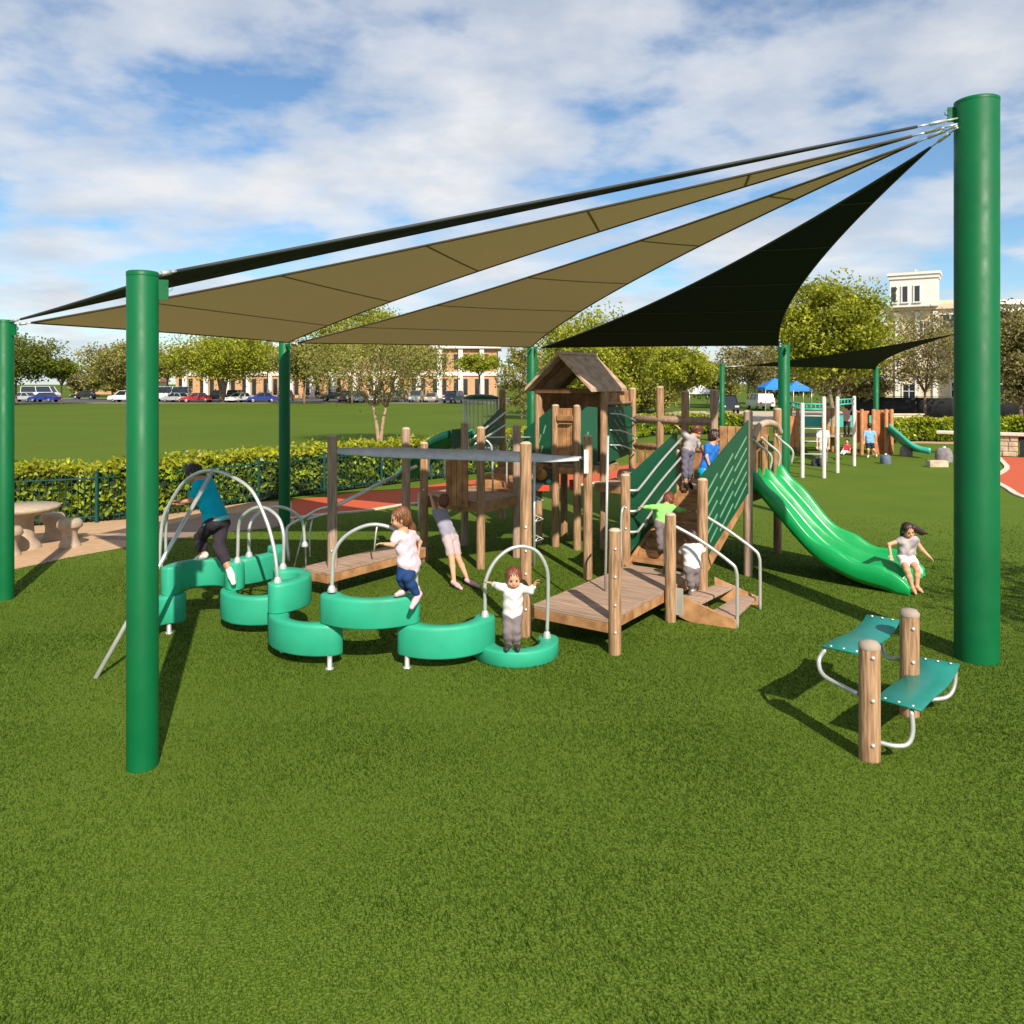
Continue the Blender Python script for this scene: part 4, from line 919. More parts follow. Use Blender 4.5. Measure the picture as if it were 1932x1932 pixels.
# ================================================================== CHAIN OF STEPPING PODS
PC = thing('pod_climber', (-1.8, 9.0, 0), 'winding chain of sea green stepping pods with silver arch rails', 'climber')
def arc_pts(p0, p1, sag, n=18):
    a, c = V3((*p0, 0)), V3((*p1, 0)); ch = c - a; L = ch.length; d = ch / L; nr = V3((d.y, -d.x, 0))
    s = abs(sag); Rr = (L * L / 4 + s * s) / (2 * s); sg = 1 if sag > 0 else -1; cen = (a + c) / 2 + nr * sg * (s - Rr)
    ha = math.asin(min(1, L / 2 / Rr)); ha = math.pi - ha if s > Rr else ha; out = []
    for i in range(n + 1):
        t = -ha + 2 * ha * i / n; out.append((cen + d * math.sin(t) * Rr + nr * sg * math.cos(t) * Rr, (d * math.sin(t) + nr * sg * math.cos(t))))
    return out
def pod(p0, p1, sag, z0, z1, w0=.235, w1=.135):
    A = arc_pts(p0, p1, sag); n = len(A) - 1; rows = []; h = z1 - z0
    sec = [(-.5, .06), (-.46, .015), (-.40, 0), (.40, 0), (.46, .015), (.5, .06), (.49, .88), (.46, .965), (.40, 1.0), (-.40, 1.0), (-.46, .965), (-.49, .88)]
    full = []
    t0 = (A[1][0] - A[0][0]).normalized(); t1 = (A[-1][0] - A[-2][0]).normalized()
    for k in range(5): an = math.pi / 2 * k / 4; full.append((A[0][0] - t0 * (w0 / 2) * math.cos(an), A[0][1], max(.03, math.sin(an)) * w0))
    for i in range(1, n): f = i / n; full.append((A[i][0], A[i][1], w0 + (w1 - w0) * math.sin(math.pi * f) ** .8))
    for k in range(5): an = math.pi / 2 * k / 4; full.append((A[-1][0] + t1 * (w0 / 2) * math.sin(an), A[-1][1], max(.03, math.cos(an)) * w0))
    for c, nr, w in full:
        rows.append([c + nr * (x * w) + Z * (z0 + y * h) for x, y in sec] )
    q = MB(); m = len(sec); vs = [p for r_ in rows for p in r_]
    fs = [(i * m + k, i * m + (k + 1) % m, (i + 1) * m + (k + 1) % m, (i + 1) * m + k) for i in range(len(rows) - 1) for k in range(m)]
    fs += [tuple(range(m))[::-1], tuple((len(rows) - 1) * m + k for k in range(m))]
    q.add(vs, fs, True); return q.build('pod', M['pod'], PC)
J1, J2, J3, J4, J5 = (-2.58, 8.80), (-1.92, 8.46), (-1.10, 8.46), (-.30, 8.70), (.40, 8.86)
pod((-4.06, 9.60), (-4.22, 9.02), .13, .12, .45)
pod((-4.12, 9.62), (-3.44, 9.86), -.30, .45, .78)
pod((-3.50, 9.86), (-2.80, 9.60), .24, .12, .45)
pod((-2.60, 8.86), (-2.74, 9.50), .28, .45, .78)
pod(J1, J2, .17, .12, .45)
pod(J2, J3, .20, .45, .755)
pod(J3, J4, .25, .12, .45)
pod(J4, J5, .36, .0, .165, .24, .16)
pod((-3.40, 10.12), (-3.22, 10.85), .18, .45, .78)
for p, h in ((G(622, 1262), .14), (G(768, 1260), .14), (G(319, 1195), .14), (V3((-.30, 8.72, 0)), .14), (V3((-2.72, 9.62, 0)), .5), (V3((-3.45, 9.9, 0)), .2), (V3((-3.24, 10.8, 0)), .5), (V3((-2.55, 8.86, 0)), .14)):
    q = MB(); q.lathe([(.045, 0), (.045, .012), (.026, .02), (.026, h)], V3((p.x, p.y, 0)), 12); q.build('leg', M['steel'], PC)
def arch(pts, feet):
    o = rail(pts, .021, 6, PC, 'arch_rail')
    for p in feet:
        q = MB(); q.lathe([(.045, -.015), (.045, .012), (.028, .05), (.024, .055)], p, 12); q.build('collar', M['bolt'], o)
fA, fB = W(915, 1168, 8.68), W(1032, 1198, 8.85); fA.z, fB.z = .46, .18
arch([fA, W(915, 1130, 8.68), W(916, 1098, 8.68), W(932, 1062, 8.7), W(958, 1038, 8.73), W(986, 1031, 8.76), W(1012, 1040, 8.8), W(1029, 1066, 8.83), W(1034, 1100, 8.85), fB], (fA, fB))
fA, fB = W(626, 1119, 8.46), W(786, 1130, 8.46); fA.z = fB.z = .79
arch([fA, W(627, 1085, 8.46), W(629, 1050, 8.46), W(641, 1023, 8.46), W(666, 1002, 8.46), W(700, 990, 8.46), W(735, 995, 8.46), W(764, 1014, 8.46), W(781, 1048, 8.46), W(785, 1085, 8.46), fB], (fA, fB))
fA, fB = W(524, 1103, 8.84), W(300, 1056, 9.62); fA.z, fB.z = .79, .79
arch([fA, W(522, 1070, 8.84), W(516, 1030, 8.88), W(502, 981, 8.95), W(474, 925, 9.05), W(435, 898, 9.2), W(402, 888, 9.3), W(375, 892, 9.4), W(347, 910, 9.5), W(325, 942, 9.58), W(308, 978, 9.62), W(303, 1020, 9.62), fB], (fA, fB))
fA, fB = W(534, 1081, 9.5), W(448, 1062, 9.84); fA.z = fB.z = .79
arch([fA, W(535, 1045, 9.5), W(535, 1009, 9.5), W(527, 980, 9.55), W(510, 963, 9.62), W(491, 957, 9.68), W(473, 962, 9.74), W(456, 976, 9.8), W(450, 995, 9.84), W(449, 1030, 9.84), fB], (fA, fB))
fA, fB = W(470, 1050, 10.15), W(575, 1000, 10.8); fA.z, fB.z = .79, .79
arch([fA, W(470, 1000, 10.15), W(478, 978, 10.2), W(496, 963, 10.35), W(518, 956, 10.5), W(542, 960, 10.65), W(562, 973, 10.75), W(572, 990, 10.8), fB], (fA, fB))
rail([W(313, 1055, 9.75), W(313, 1000, 9.75), W(317, 957, 9.72)], .018, 3, PC, 'grab_rail')
rail([G(178, 1280) - Z * .02, W(403, 886, 9.3)], .024, 1, PC, 'brace')

# ================================================================== TWIN SEAT BALANCE BENCH
TB = thing('balance_bench', (3.2, 6.8, 0), 'pair of teal plastic seats bolted to two short log posts', 'bench')
B1, B2 = V3((2.85, 6.34, 0)), V3((3.59, 7.18, 0))
post(B1, .917, TB, .0815, 'wood', (.14, .49, .83), (-.1, -1, 0)); post(B2, .93, TB, .0815, 'wood', (.5, .8), (-.1, -1, 0))
for p, h in ((B1, .917), (B2, .93)): q = MB(); q.lathe([(.0845, h - .03), (.084, h - .005), (.06, h + .022), (0, h + .032)], p, 22); q.build('post_cap', mat('grey_cap', (.33, .265, .21), .75), TB)
def seat(c, z, wave):
    c = [V3((*p, z)) for p in c]; rows = []                      # near-left, near-right, far-right, far-left
    for i in range(13):
        f = i / 12; zz = -.045 * math.sin(math.pi * f) * wave + .02 * math.sin(2 * math.pi * f) + (.012 if i in (0, 12) else 0)
        a, e = c[0].lerp(c[3], f), c[1].lerp(c[2], f); rows.append([a + Z * zz, a.lerp(e, .5) + Z * (zz + .003), e + Z * zz])
    q = MB(); q.grid(rows); o = q.build('seat', M['seat'], TB, solid=.022)
    o.modifiers.new('bevel', 'BEVEL').width = .006
    for i in (0, 12):
        for f in (.18, .5, .82):
            e = rows[i][0].lerp(rows[i][2], f).lerp(rows[6][1], .06); q = MB(); q.lathe([(.013, .010), (.012, .017), (0, .019)], e, 10); q.build('bolt', M['bolt'], o)
seat([(2.66, 6.84), (2.93, 6.62), (3.70, 7.58), (3.46, 7.76)], .72, .8)
seat([(2.95, 6.47), (3.20, 6.22), (4.08, 7.24), (3.80, 7.44)], .42, .8)
for pts in ([B1 + V3((-.07, .04, .50)), B1 + V3((-.14, .22, .505)), V3((2.63, 6.72, .53)), V3((2.64, 6.84, .61)), V3((2.70, 6.85, .705))],
            [B2 + V3((-.07, .02, .52)), W(1690, 1243, 7.3), W(1668, 1234, 7.4), V3((3.5, 7.6, .62)), V3((3.48, 7.68, .70))],
            [B1 + V3((.07, -.02, .14)), V3((3.02, 6.27, .135)), V3((3.12, 6.27, .15)), V3((3.165, 6.28, .24)), V3((3.165, 6.30, .408))],
            [B2 + V3((.07, -.0, .14)), V3((3.86, 7.2, .135)), V3((3.97, 7.22, .16)), V3((4.03, 7.24, .25)), V3((4.045, 7.25, .40))]):
    rail(pts, .019, 5, TB, 'bracket')

# ================================================================== ROUND TABLE AND STOOLS
t = thing('picnic_table', (-8.85, 14.4, 0), 'round cast concrete table on the tan patio by the left post', 'table')
q = MB(); q.lathe([(0, .66), (.50, .66), (.58, .70), (.60, .74), (.58, .77), (0, .775)], (-8.85, 14.4, 0), 40); q.build('tabletop', M['cast'], t)
q = MB(); q.lathe([(.30, 0), (.27, .08), (.18, .2), (.16, .5), (.24, .66)], (-8.85, 14.4, 0), 28); q.build('pedestal', M['cast'], t)
for (x, y), lab in (((-8.10, 14.56), 'mushroom shaped concrete stool on the right of the round table'), ((-8.72, 13.78), 'concrete stool in front of the round table, nearest the grass'), ((-8.78, 15.2), 'concrete stool behind the round table, next to the hedge')):
    t = thing('stool', (x, y, 0), lab, 'stool', 'concrete stools round the table')
    q = MB(); q.lathe([(0, .34), (.2, .35), (.22, .38), (.21, .45), (.17, .50), (0, .515)], (x, y, 0), 28); q.build('seat', M['cast'], t)
    q = MB(); q.lathe([(.19, 0), (.18, .05), (.13, .16), (.13, .27), (.19, .36)], (x, y, 0), 24); q.build('pedestal', M['cast'], t)

# ================================================================== SECOND PLAY AREA FAR RIGHT
MBAR = thing('monkey_bars', G(1565, 893), 'white post monkey bars with turquoise ladder tops beyond the slide', 'climbing frame')
wp = mat('white_post', (.62, .58, .52), .5); MP = [G(1514, 901), G(1554.6, 902), G(1580, 892), G(1611.6, 879)]
for p, y in zip(MP, (760, 748, 748, 747)): q = MB(); h = zy(y, p.y); q.lathe([(.062, -.03), (.062, h - .04), (.04, h), (0, h)], p, 14); q.build('post', wp, MBAR)
for a, c, zt in ((MP[0], MP[1], 2.32), (MP[2], MP[3], 2.42), (MP[0], G(1490, 880), 2.32)):
    q = MB()
    for dz in (0, -.16): q.tube([a + Z * (zt + dz), c + Z * (zt + dz)], .03, 8)
    for k in range(1, 5): m_ = a.lerp(c, k / 5); q.tube([m_ + Z * zt, m_ + Z * (zt - .16)], .018, 6)
    q.build('ladder_top', M['turq'], MBAR)
for z in (1.95, 1.55, 1.15, .75): q = MB(); q.tube([MP[0] + Z * z, MP[1] + Z * z], .016, 6); q.build('rung', wp, MBAR)
FS = thing('play_structure', G(1600, 858), 'far brown play structure with short turquoise slide behind the monkey bars', 'play structure')
for px in (1491, 1505, 1562, 1571, 1613, 1626, 1648, 1672, 1682):
    q = MB(); p = G(px, 858 if px > 1600 else 852); q.lathe([(.08, -.03), (.08, 1.86), (.05, 1.9), (0, 1.9)], p, 12); q.build('post', mat('brown_post', (.42, .19, .075), .7, var=.2), FS)
for p0, p1, z0, z1 in ((1490, 1508, .3, 1.6), (1613, 1640, .5, 1.82), (1650, 1684, .0, 1.86)):
    a, c = G(p0, 857), G(p1, 857); n = max(2, int((c - a).length / .22)); q = MB()
    for k in range(n): m_ = a.lerp(c, (k + .5) / n); q.box(m_ + Z * ((z0 + z1) / 2), ((c - a).length / n - .02, .06, z1 - z0))
    q.build('plank_panel', mat('orange_board', (.46, .17, .06), .7, var=.2), FS)
q = MB(); a, c = G(1490, 852), G(1684, 857); q.box((a + c) / 2 + V3((0, .7, .72)), ((c - a).length, 1.3, .1)); q.build('deck', M['deck'], FS)
q = MB(); q.box((a + c) / 2 + V3((0, 1.3, 1.3)), ((c - a).length, .05, .5)); q.build('rear_panel', M['turq'], FS)
q = MB(); rows = []
for p in smooth_path([W(1671, 806, 33), W(1690, 822, 32.6), W(1708, 838, 32.2), W(1728, 849, 31.9), W(1748, 853, 31.6)], 4):
    rows.append([p + V3((0, dy, dz)) for dy, dz in ((-.32, -.06), (-.32, .17), (-.28, .18), (-.22, 0), (.22, 0), (.28, .18), (.32, .17), (.32, -.06))])
q.grid(rows); q.build('slide', M['turq'], FS, solid=.02)
FSH = thing('shade_sail', W(1600, 665, 40), 'black rear shade sail over the far play structure', 'shade sail', 'triangular shade sails over the playground')
a, c, e = W(1404, 690, 38), W(1652, 697, 36), W(1812, 628, 24); cen = (a + c + e) / 3
def far_sail():
    n = 12; idx = {}; vs = []; fs = []
    def ct(p, r_, k): m = (p + r_) / 2; return m + (cen - m).normalized() * (2 * k * (p - r_).length)
    ab, bc, ca = ct(a, c, .02), ct(c, e, .06), ct(e, a, .035)
    for i in range(n + 1):
        for j in range(n + 1 - i):
            u, v = i / n, j / n; w = 1 - u - v; idx[i, j] = len(vs); vs.append(a * u * u + c * v * v + e * w * w + ab * 2 * u * v + bc * 2 * v * w + ca * 2 * w * u)
    for i in range(n):
        for j in range(n - i):
            fs.append((idx[i, j], idx[i + 1, j], idx[i, j + 1]))
            if i + j < n - 1: fs.append((idx[i + 1, j], idx[i + 1, j + 1], idx[i, j + 1]))
    q = MB(); q.add(vs, fs, True); q.build('cloth', M['sail_black'], FSH)
    for p, r_ in ((a, W(1364, 692, 38)), (c, W(1653, 699, 36))): q = MB(); q.tube([p, r_], .02, 6); q.build('turnbuckle', M['steel'], FSH)
far_sail()
for px, Y, top, lab in ((1362.5, 38, 688, 'thin green post left of the slide platform holding the rear sail'), (1653, 36, 695, 'thin green post in front of the black windscreen fence')):
    X = at_px(px, Y)[0]; h = zy(top, Y); t = thing('shade_post', (X, Y, 0), lab, 'post', 'green posts of the rear shade sail')
    q = MB(); q.lathe([(.12, -.03), (.12, h - .01), (.1, h), (0, h)], (X, Y, 0), 20); q.build('pole', M['pole'], t)
    q = MB(); q.lathe([(.132, h - .04), (.132, h + .02), (0, h + .03)], (X, Y, 0), 20); q.build('cap', M['pole'], t)
def stump(px, py, r_, h, lab, col):
    p = G(px, py); t = thing('stepping_stump', p, lab, 'stepping stump', 'grey stepping stumps on the far turf')
    q = MB(); q.lathe([(r_, 0), (r_ * 1.02, h * .4), (r_ * .92, h * .8), (r_ * .6, h), (0, h * 1.03)], p, 18, True, wob=.05); q.build('stump', mat('stump_%d' % int(col[0] * 100), col, .85, var=.25, scale=8, bump=.4), t)
    q = MB(); q.lathe([(r_ * .25, h * 1.0), (r_ * .22, h * 1.12), (0, h * 1.14)], p, 10); q.build('knob', M['steel'], t)
stump(1710, 861, .24, .42, 'grey rounded stump at the foot of the turquoise slide', (.24, .19, .17))
stump(1781, 871, .30, .52, 'largest grey rounded stump, rightmost beside the tall mast', (.22, .19, .19))
stump(1671, 875, .19, .34, 'small blue grey stump near the feet of the person in light blue', (.10, .13, .17))
stump(1541, 879, .20, .28, 'dark low stump between the first two white posts', (.05, .05, .055))
q = MB(); c = G(1768, 881); q.box(c + Z * .11, (.66, .30, .22)); q.box(c + Z * .225, (.60, .25, .03))
tag(q.build('stone_block', M['stone'], org=c, bevel=.05), 'low cream stone block lying on the turf left of the mast', 'stone')
# ================================================================== PEOPLE
def snets(Fd, org, vox):
    S = Fd < 0
    c = np.zeros(tuple(n - 1 for n in S.shape), np.int8)
    for i in (0, 1):
        for j in (0, 1):
            for k in (0, 1): c += S[i:S.shape[0] - 1 + i, j:S.shape[1] - 1 + j, k:S.shape[2] - 1 + k]
    I, J, K = np.nonzero((c > 0) & (c < 8)); n = len(I)
    vid = np.full(c.shape, -1, np.int32); vid[I, J, K] = np.arange(n)
    acc = np.zeros((n, 3)); cnt = np.zeros(n)
    corners = [(i, j, k) for i in (0, 1) for j in (0, 1) for k in (0, 1)]
    val = {q: Fd[I + q[0], J + q[1], K + q[2]] for q in corners}
    for a in corners:
        for ax in range(3):
            if a[ax]: continue
            b_ = list(a); b_[ax] = 1; b_ = tuple(b_); fa, fb = val[a], val[b_]; m = (fa < 0) != (fb < 0)
            t = fa[m] / (fa[m] - fb[m]); p = np.tile(np.array(a, float), (m.sum(), 1)); p[:, ax] = t
            acc[m] += p; cnt[m] += 1
    V = (acc / cnt[:, None] + np.stack([I, J, K], 1)) * vox + np.array(org)
    quads = []
    for ax in range(3):
        a1, a2 = (ax + 1) % 3, (ax + 2) % 3
        sl0 = [slice(None)] * 3; sl1 = [slice(None)] * 3; sl0[ax] = slice(0, -1); sl1[ax] = slice(1, None)
        s0, s1 = S[tuple(sl0)], S[tuple(sl1)]; e = np.stack(np.nonzero(s0 != s1), 1)
        ok = (e[:, a1] > 0) & (e[:, a2] > 0) & (e[:, a1] < c.shape[a1]) & (e[:, a2] < c.shape[a2]); e = e[ok]
        def q(d1, d2): f = e.copy(); f[:, a1] -= d1; f[:, a2] -= d2; return vid[f[:, 0], f[:, 1], f[:, 2]]
        Q = np.stack([q(1, 1), q(0, 1), q(0, 0), q(1, 0)], 1); fl = s0[tuple(e.T)] == 0
        Q[fl] = Q[fl][:, ::-1]; quads.append(Q)
    Q = np.concatenate(quads); return V, Q[(Q >= 0).all(1)]
def sdf(prims, vox):
    """prims: ('c',a,b,ra,rb,k[,sub]) rounded cone, ('e',c,(rx,ry,rz),(ax,ay,az),k[,sub]) ellipsoid"""
    lo = np.full(3, 1e9); hi = -lo
    for p in prims:
        if len(p) > 6 or (p[0] == 'e' and len(p) > 5): continue
        if p[0] == 'c': r = max(p[3], p[4]); A = np.array([p[1], p[2]])
        else: r = max(p[2]); A = np.array([p[1], p[1]])
        lo = np.minimum(lo, A.min(0) - r); hi = np.maximum(hi, A.max(0) + r)
    lo -= vox * 3; hi += vox * 3; n = np.ceil((hi - lo) / vox).astype(int) + 1
    Fd = np.full(tuple(n), 1.0, np.float32)
    for p in prims:
        if p[0] == 'c': a, b_ = np.array(p[1]), np.array(p[2]); r = max(p[3], p[4]); k = p[5]; sub = len(p) > 6; l, h = np.minimum(a, b_) - r, np.maximum(a, b_) + r
        else: cc = np.array(p[1]); r = max(p[2]); k = p[4]; sub = len(p) > 5; l, h = cc - r, cc + r
        mg = k + 3 * vox; i0 = np.clip(np.floor((l - mg - lo) / vox).astype(int), 0, n - 1); i1 = np.clip(np.ceil((h + mg - lo) / vox).astype(int) + 1, 1, n)
        if (i1 <= i0).any(): continue
        ax = [lo[d] + vox * np.arange(i0[d], i1[d]) for d in range(3)]; X, Y_, Zz = np.meshgrid(*ax, indexing='ij'); Pt = np.stack([X, Y_, Zz], -1)
        if p[0] == 'c':
            d = b_ - a; L2 = d @ d + 1e-12; t = np.clip(((Pt - a) @ d) / L2, 0, 1); dist = np.linalg.norm(Pt - a - t[..., None] * d, axis=-1) - (p[3] + (p[4] - p[3]) * t)
        else:
            q = Pt - cc; R_ = np.array(p[3]); e = q @ R_.T; rr = np.array(p[2]); k0 = np.linalg.norm(e / rr, axis=-1); k1 = np.linalg.norm(e / rr ** 2, axis=-1); dist = k0 * (k0 - 1) / (k1 + 1e-9)
            dist = np.where(k0 < 1e-3, -rr.min(), dist)
        s = tuple(slice(i0[d], i1[d]) for d in range(3)); f = Fd[s]
        if sub:
            nd = -dist; hh = np.maximum(k - np.abs(f - nd), 0) / k; Fd[s] = np.maximum(f, nd) + hh * hh * k * .25
        else:
            hh = np.maximum(k - np.abs(f - dist), 0) / k; Fd[s] = np.minimum(f, dist) - hh * hh * k * .25
    return snets(Fd, lo, vox)
def lerp(a, c, t): return a + (c - a) * t
def person(label, J, fd, s, shirt, legs, shoes=None, hair='hair_brown', skin='skin', vox=.0075, sleeve=.55, hem=0.0, pants_to=.92, tail=None, hs=1.0, fat=1.0, up=None, group=None, extra_shirt=None, band=None):
    J = {k: np.array(v, float) for k, v in J.items()}
    base = V3(((J['toL'][0] + J['toR'][0]) / 2, (J['toL'][1] + J['toR'][1]) / 2, min(J['toL'][2], J['toR'][2])))
    fd = np.array(fd, float); hd, nk, pl = J['head'], J['neck'], J['pel']
    u = np.array(up, float) if up is not None else hd - nk; u /= np.linalg.norm(u); fd -= u * (fd @ u); fd /= np.linalg.norm(fd); sd = np.cross(fd, u); RM = (sd, fd, u)
    h = hs; w = fat * s
    B = [('e', hd, (.073 * h, .090 * h, .098 * h), RM, .02), ('e', hd + fd * .022 * h - u * .055 * h, (.052 * h, .060 * h, .052 * h), RM, .03)]
    B += [('c', hd + fd * .083 * h - u * .002, hd + fd * .094 * h - u * .026 * h, .009 * h, .013 * h, .012), ('e', hd + fd * .088 * h - u * .055 * h, (.022 * h, .01, .011 * h), RM, .012)]
    for q in (1, -1): B += [('e', hd + sd * q * .073 * h - u * .015 * h, (.010, .017 * h, .024 * h), RM, .006), ('e', hd + fd * .088 * h + sd * q * .03 * h + u * .004, (.016 * h, .012, .012), RM, .006, 1), ('e', hd + fd * .066 * h + sd * q * .034 * h - u * .036 * h, (.024 * h, .022 * h, .022 * h), RM, .02)]
    B += [('c', hd - u * .06 * h - fd * .01, nk, .042 * h, .045 * s, .02)]
    sm = (J['shL'] + J['shR']) / 2; hm = (J['hiL'] + J['hiR']) / 2
    def torso(g, k=.045):
        T = [('c', J['shL'], J['shR'], .040 * w + g, .040 * w + g, k)]
        for q in ('L', 'R'):
            a, c = lerp(J['sh' + q], sm, .34), lerp(J['hi' + q], hm, .12)
            T += [('c', lerp(a, hm, .10), c, .058 * w + g, .066 * w + g, k)]
        T += [('c', lerp(sm, hm, .2), lerp(sm, hm, .85), .070 * w + g, .070 * w + g, k)]
        return T
    B += [('c', nk, lerp(sm, hm, .15), .045 * s, .06 * w, .04)] + torso(0)
    B += [('c', J['hiL'], J['hiR'], .066 * w, .066 * w, .04)]
    for q in ('L', 'R'):
        sh, el, ha, hi, kn, an, to = (J[k + q] for k in ('sh', 'el', 'ha', 'hi', 'kn', 'an', 'to'))
        dv = ha - el; dv /= np.linalg.norm(dv); wr = ha - dv * .03 * s
        B += [('c', sh, el, .036 * w, .027 * w, .03), ('c', el, wr, .027 * w, .018 * w, .015)]
        sid = np.cross(dv, np.array([0, .35, 1.0]));
        if np.linalg.norm(sid) < .2: sid = np.cross(dv, np.array([0, 1.0, 0]))
        sid /= np.linalg.norm(sid); pn = np.cross(sid, dv)
        B += [('e', ha, (.026 * s, .034 * s, .014 * s), (sid, dv, pn), .01)]
        fr = max(.0062 * s, vox * .82)
        for fi, (o_, ln) in enumerate(((-.020, .026), (-.007, .031), (.007, .029), (.020, .022))):
            p0 = ha + dv * .024 * s + sid * o_ * s; p1 = p0 + (dv * .9 - pn * .25 + sid * o_ * 4) * ln * s; p2 = p1 + (dv * .62 - pn * .75) * ln * .8 * s
            B += [('c', p0, p1, fr, fr * .95, .004), ('c', p1, p2, fr * .95, fr * .85, .004)]
        th = ha - sid * .024 * s - dv * .004; B += [('c', th, th + (-sid * .75 + dv * .55 - pn * .3) * .028 * s, fr * 1.15, fr, .006)]
        B += [('c', hi, kn, .064 * w, .044 * w, .03), ('c', kn, lerp(kn, an, .35), .043 * w, .042 * w, .02), ('c', lerp(kn, an, .35), an, .042 * w, .026 * w, .02)]
        ft = to - an; B += [('c', an - ft * .12, an + ft * .45, .030 * s, .027 * s, .02), ('c', an + ft * .4, to - ft * .12, .026 * s, .020 * s, .02)]
    v, f = sdf(B, vox); body = np_obj('person', v, f, M[skin], smooth=True, org=base)
    tag(body, label, 'person', group)
    # clothing
    def wr(v, amp=.0042):
        a = v * (11.0 / max(s, .6)); return v + amp * s * np.stack([np.sin(a[:, 2] * 5.1 + 2 * np.sin(a[:, 0] * 2.3)), np.sin(a[:, 2] * 4.3 + 1.7 * np.sin(a[:, 1] * 3.1 + a[:, 0] * 2)), np.sin(a[:, 0] * 5 + a[:, 1] * 3.7) * .6], 1)
    S_ = torso(.012) + [('c', nk - (nk - sm) * .35, sm, .05 * w, .06 * w, .03)]
    if hem: S_ += [('c', hm, hm + (hm - sm) / np.linalg.norm(hm - sm) * hem, .082 * w + .01, .092 * w + .014, .04), ('c', J['hiL'], J['hiR'], .072 * w + .012, .072 * w + .012, .04)]
    for q in ('L', 'R'):
        sh, el, ha = J['sh' + q], J['el' + q], J['ha' + q]
        if sleeve <= 1: S_ += [('c', sh, lerp(sh, el, max(sleeve, .05)), .040 * w + .010, .036 * w + .012, .025)]
        else: S_ += [('c', sh, el, .038 * w + .011, .030 * w + .010, .02), ('c', el, lerp(el, ha, sleeve - 1), .030 * w + .010, .022 * w + .010, .02)]
    v, f = sdf(S_, vox); np_obj('shirt', wr(v), f, shirt, body)
    if band is not None:
        ax = (hm - sm) / np.linalg.norm(hm - sm); lt = J['hiR'] - J['hiL']; lt -= ax * (lt @ ax); lt /= np.linalg.norm(lt); dp = np.cross(ax, lt)
        v, f = sdf([('e', hm - ax * .012, (.128 * w + .014, .098 * w + .014, .046), (lt, dp, ax), .01)], vox); np_obj('shirt_hem', v, f, band, body)
    T_ = [('c', J['hiL'], J['hiR'], .067 * w + .010, .067 * w + .010, .04), ('c', lerp(hm, sm, .12), hm, .07 * w + .008, .07 * w + .01, .04)]
    for q in ('L', 'R'):
        hi, kn, an = J['hi' + q], J['kn' + q], J['an' + q]
        if pants_to <= .5: T_ += [('c', hi, lerp(hi, kn, pants_to * 2), .064 * w + .012, (.064 - .020 * pants_to * 2) * w + .018, .025)]
        else:
            e_ = (pants_to - .5) * 2; m_ = min(.35, e_); re_ = (.042 - .016 * max(0, (e_ - .35) / .65)) * w + .012
            T_ += [('c', hi, kn, .064 * w + .010, .044 * w + .011, .025), ('c', kn, lerp(kn, an, m_), .044 * w + .011, .043 * w + .012, .02)]
            if e_ > .36: T_ += [('c', lerp(kn, an, m_), lerp(kn, an, e_), .043 * w + .012, re_, .02)]
    v, f = sdf(T_, vox); np_obj('trousers' if pants_to > .5 else 'shorts', wr(v, .0035), f, legs, body)
    if shoes is not None:
        for q in ('L', 'R'):
            an, to = J['an' + q], J['to' + q]; ft = to - an
            v, f = sdf([('c', an - ft * .16, an + ft * .5, .037 * s, .033 * s, .02), ('c', an + ft * .4, to - ft * .05, .032 * s, .025 * s, .02)], vox); np_obj('shoe', v, f, shoes, body)
    H_ = [('e', hd - fd * .014 * h + u * .012 * h, (.084 * h, .096 * h, .103 * h), RM, .02), ('e', hd - fd * .04 * h - u * .03 * h, (.078 * h, .062 * h, .078 * h), RM, .02)]
    for a, c, r0, r1 in (tail or ()): H_ += [('c', np.array(a), np.array(c), r0, r1, .03)]
    H_ += [('e', hd + fd * .098 * h - u * .045 * h, (.066 * h, .078 * h, .096 * h), RM, .015, 1)]
    v, f = sdf(H_, vox * .9); dd = v - hd; rd = np.linalg.norm(dd, axis=1)[:, None] + 1e-6; ph = np.arctan2(dd @ sd, dd @ fd)
    v = v + dd / rd * (.0045 * np.sin(ph * 17 + 3 * np.sin(dd @ u * 40)) + .003 * np.sin(ph * 31 + dd @ u * 70))[:, None]; np_obj('hair', v, f, M[hair], body)
    if vox < .012:
        for q in (1, -1):
            b_ = MB(); c = V3(hd + fd * .083 * h + sd * q * .030 * h + u * .003); b_.lathe([(0, -.011), (.008, -.008), (.011, 0), (.008, .008), (0, .011)], c, 10, True, fd); b_.build('eye', M['eye'], body)
        b_ = MB(); c = V3(hd + fd * .0925 * h - u * .052 * h); b_.box(c, (.034 * h, .012, .008), (V3(sd), V3(fd), V3(u))); b_.build('mouth', M['lip'], body, bevel=.003)
    return body
PG = 'people on the playground'
teal, cyan, black = cloth('teal_shirt', (.0, .42, .58)), cloth('cyan_hem', (.22, .58, .62)), cloth('black_leggings', (.035, .026, .034))
whitec_, greyt, greyp = cloth('white_cotton', (.66, .645, .64)), cloth('lavender_grey_cotton', (.28, .27, .33)), cloth('grey_trousers', (.20, .165, .17))
pinkw, navy, pinks = cloth('pale_pink_cotton', (.64, .50, .56)), cloth('navy_denim', (.014, .045, .14)), mat('pink_shoe', (.72, .42, .45), .5)
lime, bluec, aqua = cloth('lime_cotton', (.26, .66, .16)), cloth('blue_cotton', (.02, .16, .58)), cloth('aqua_shorts', (.0, .30, .52))
shoe_w = mat('white_shoe', (.68, .64, .60), .5); shoe_d = mat('dark_shoe', (.04, .03, .03), .6)
def Jt(**k): return {n: W(*v) if len(v) == 3 else V3(v[1:]) for n, v in k.items()}

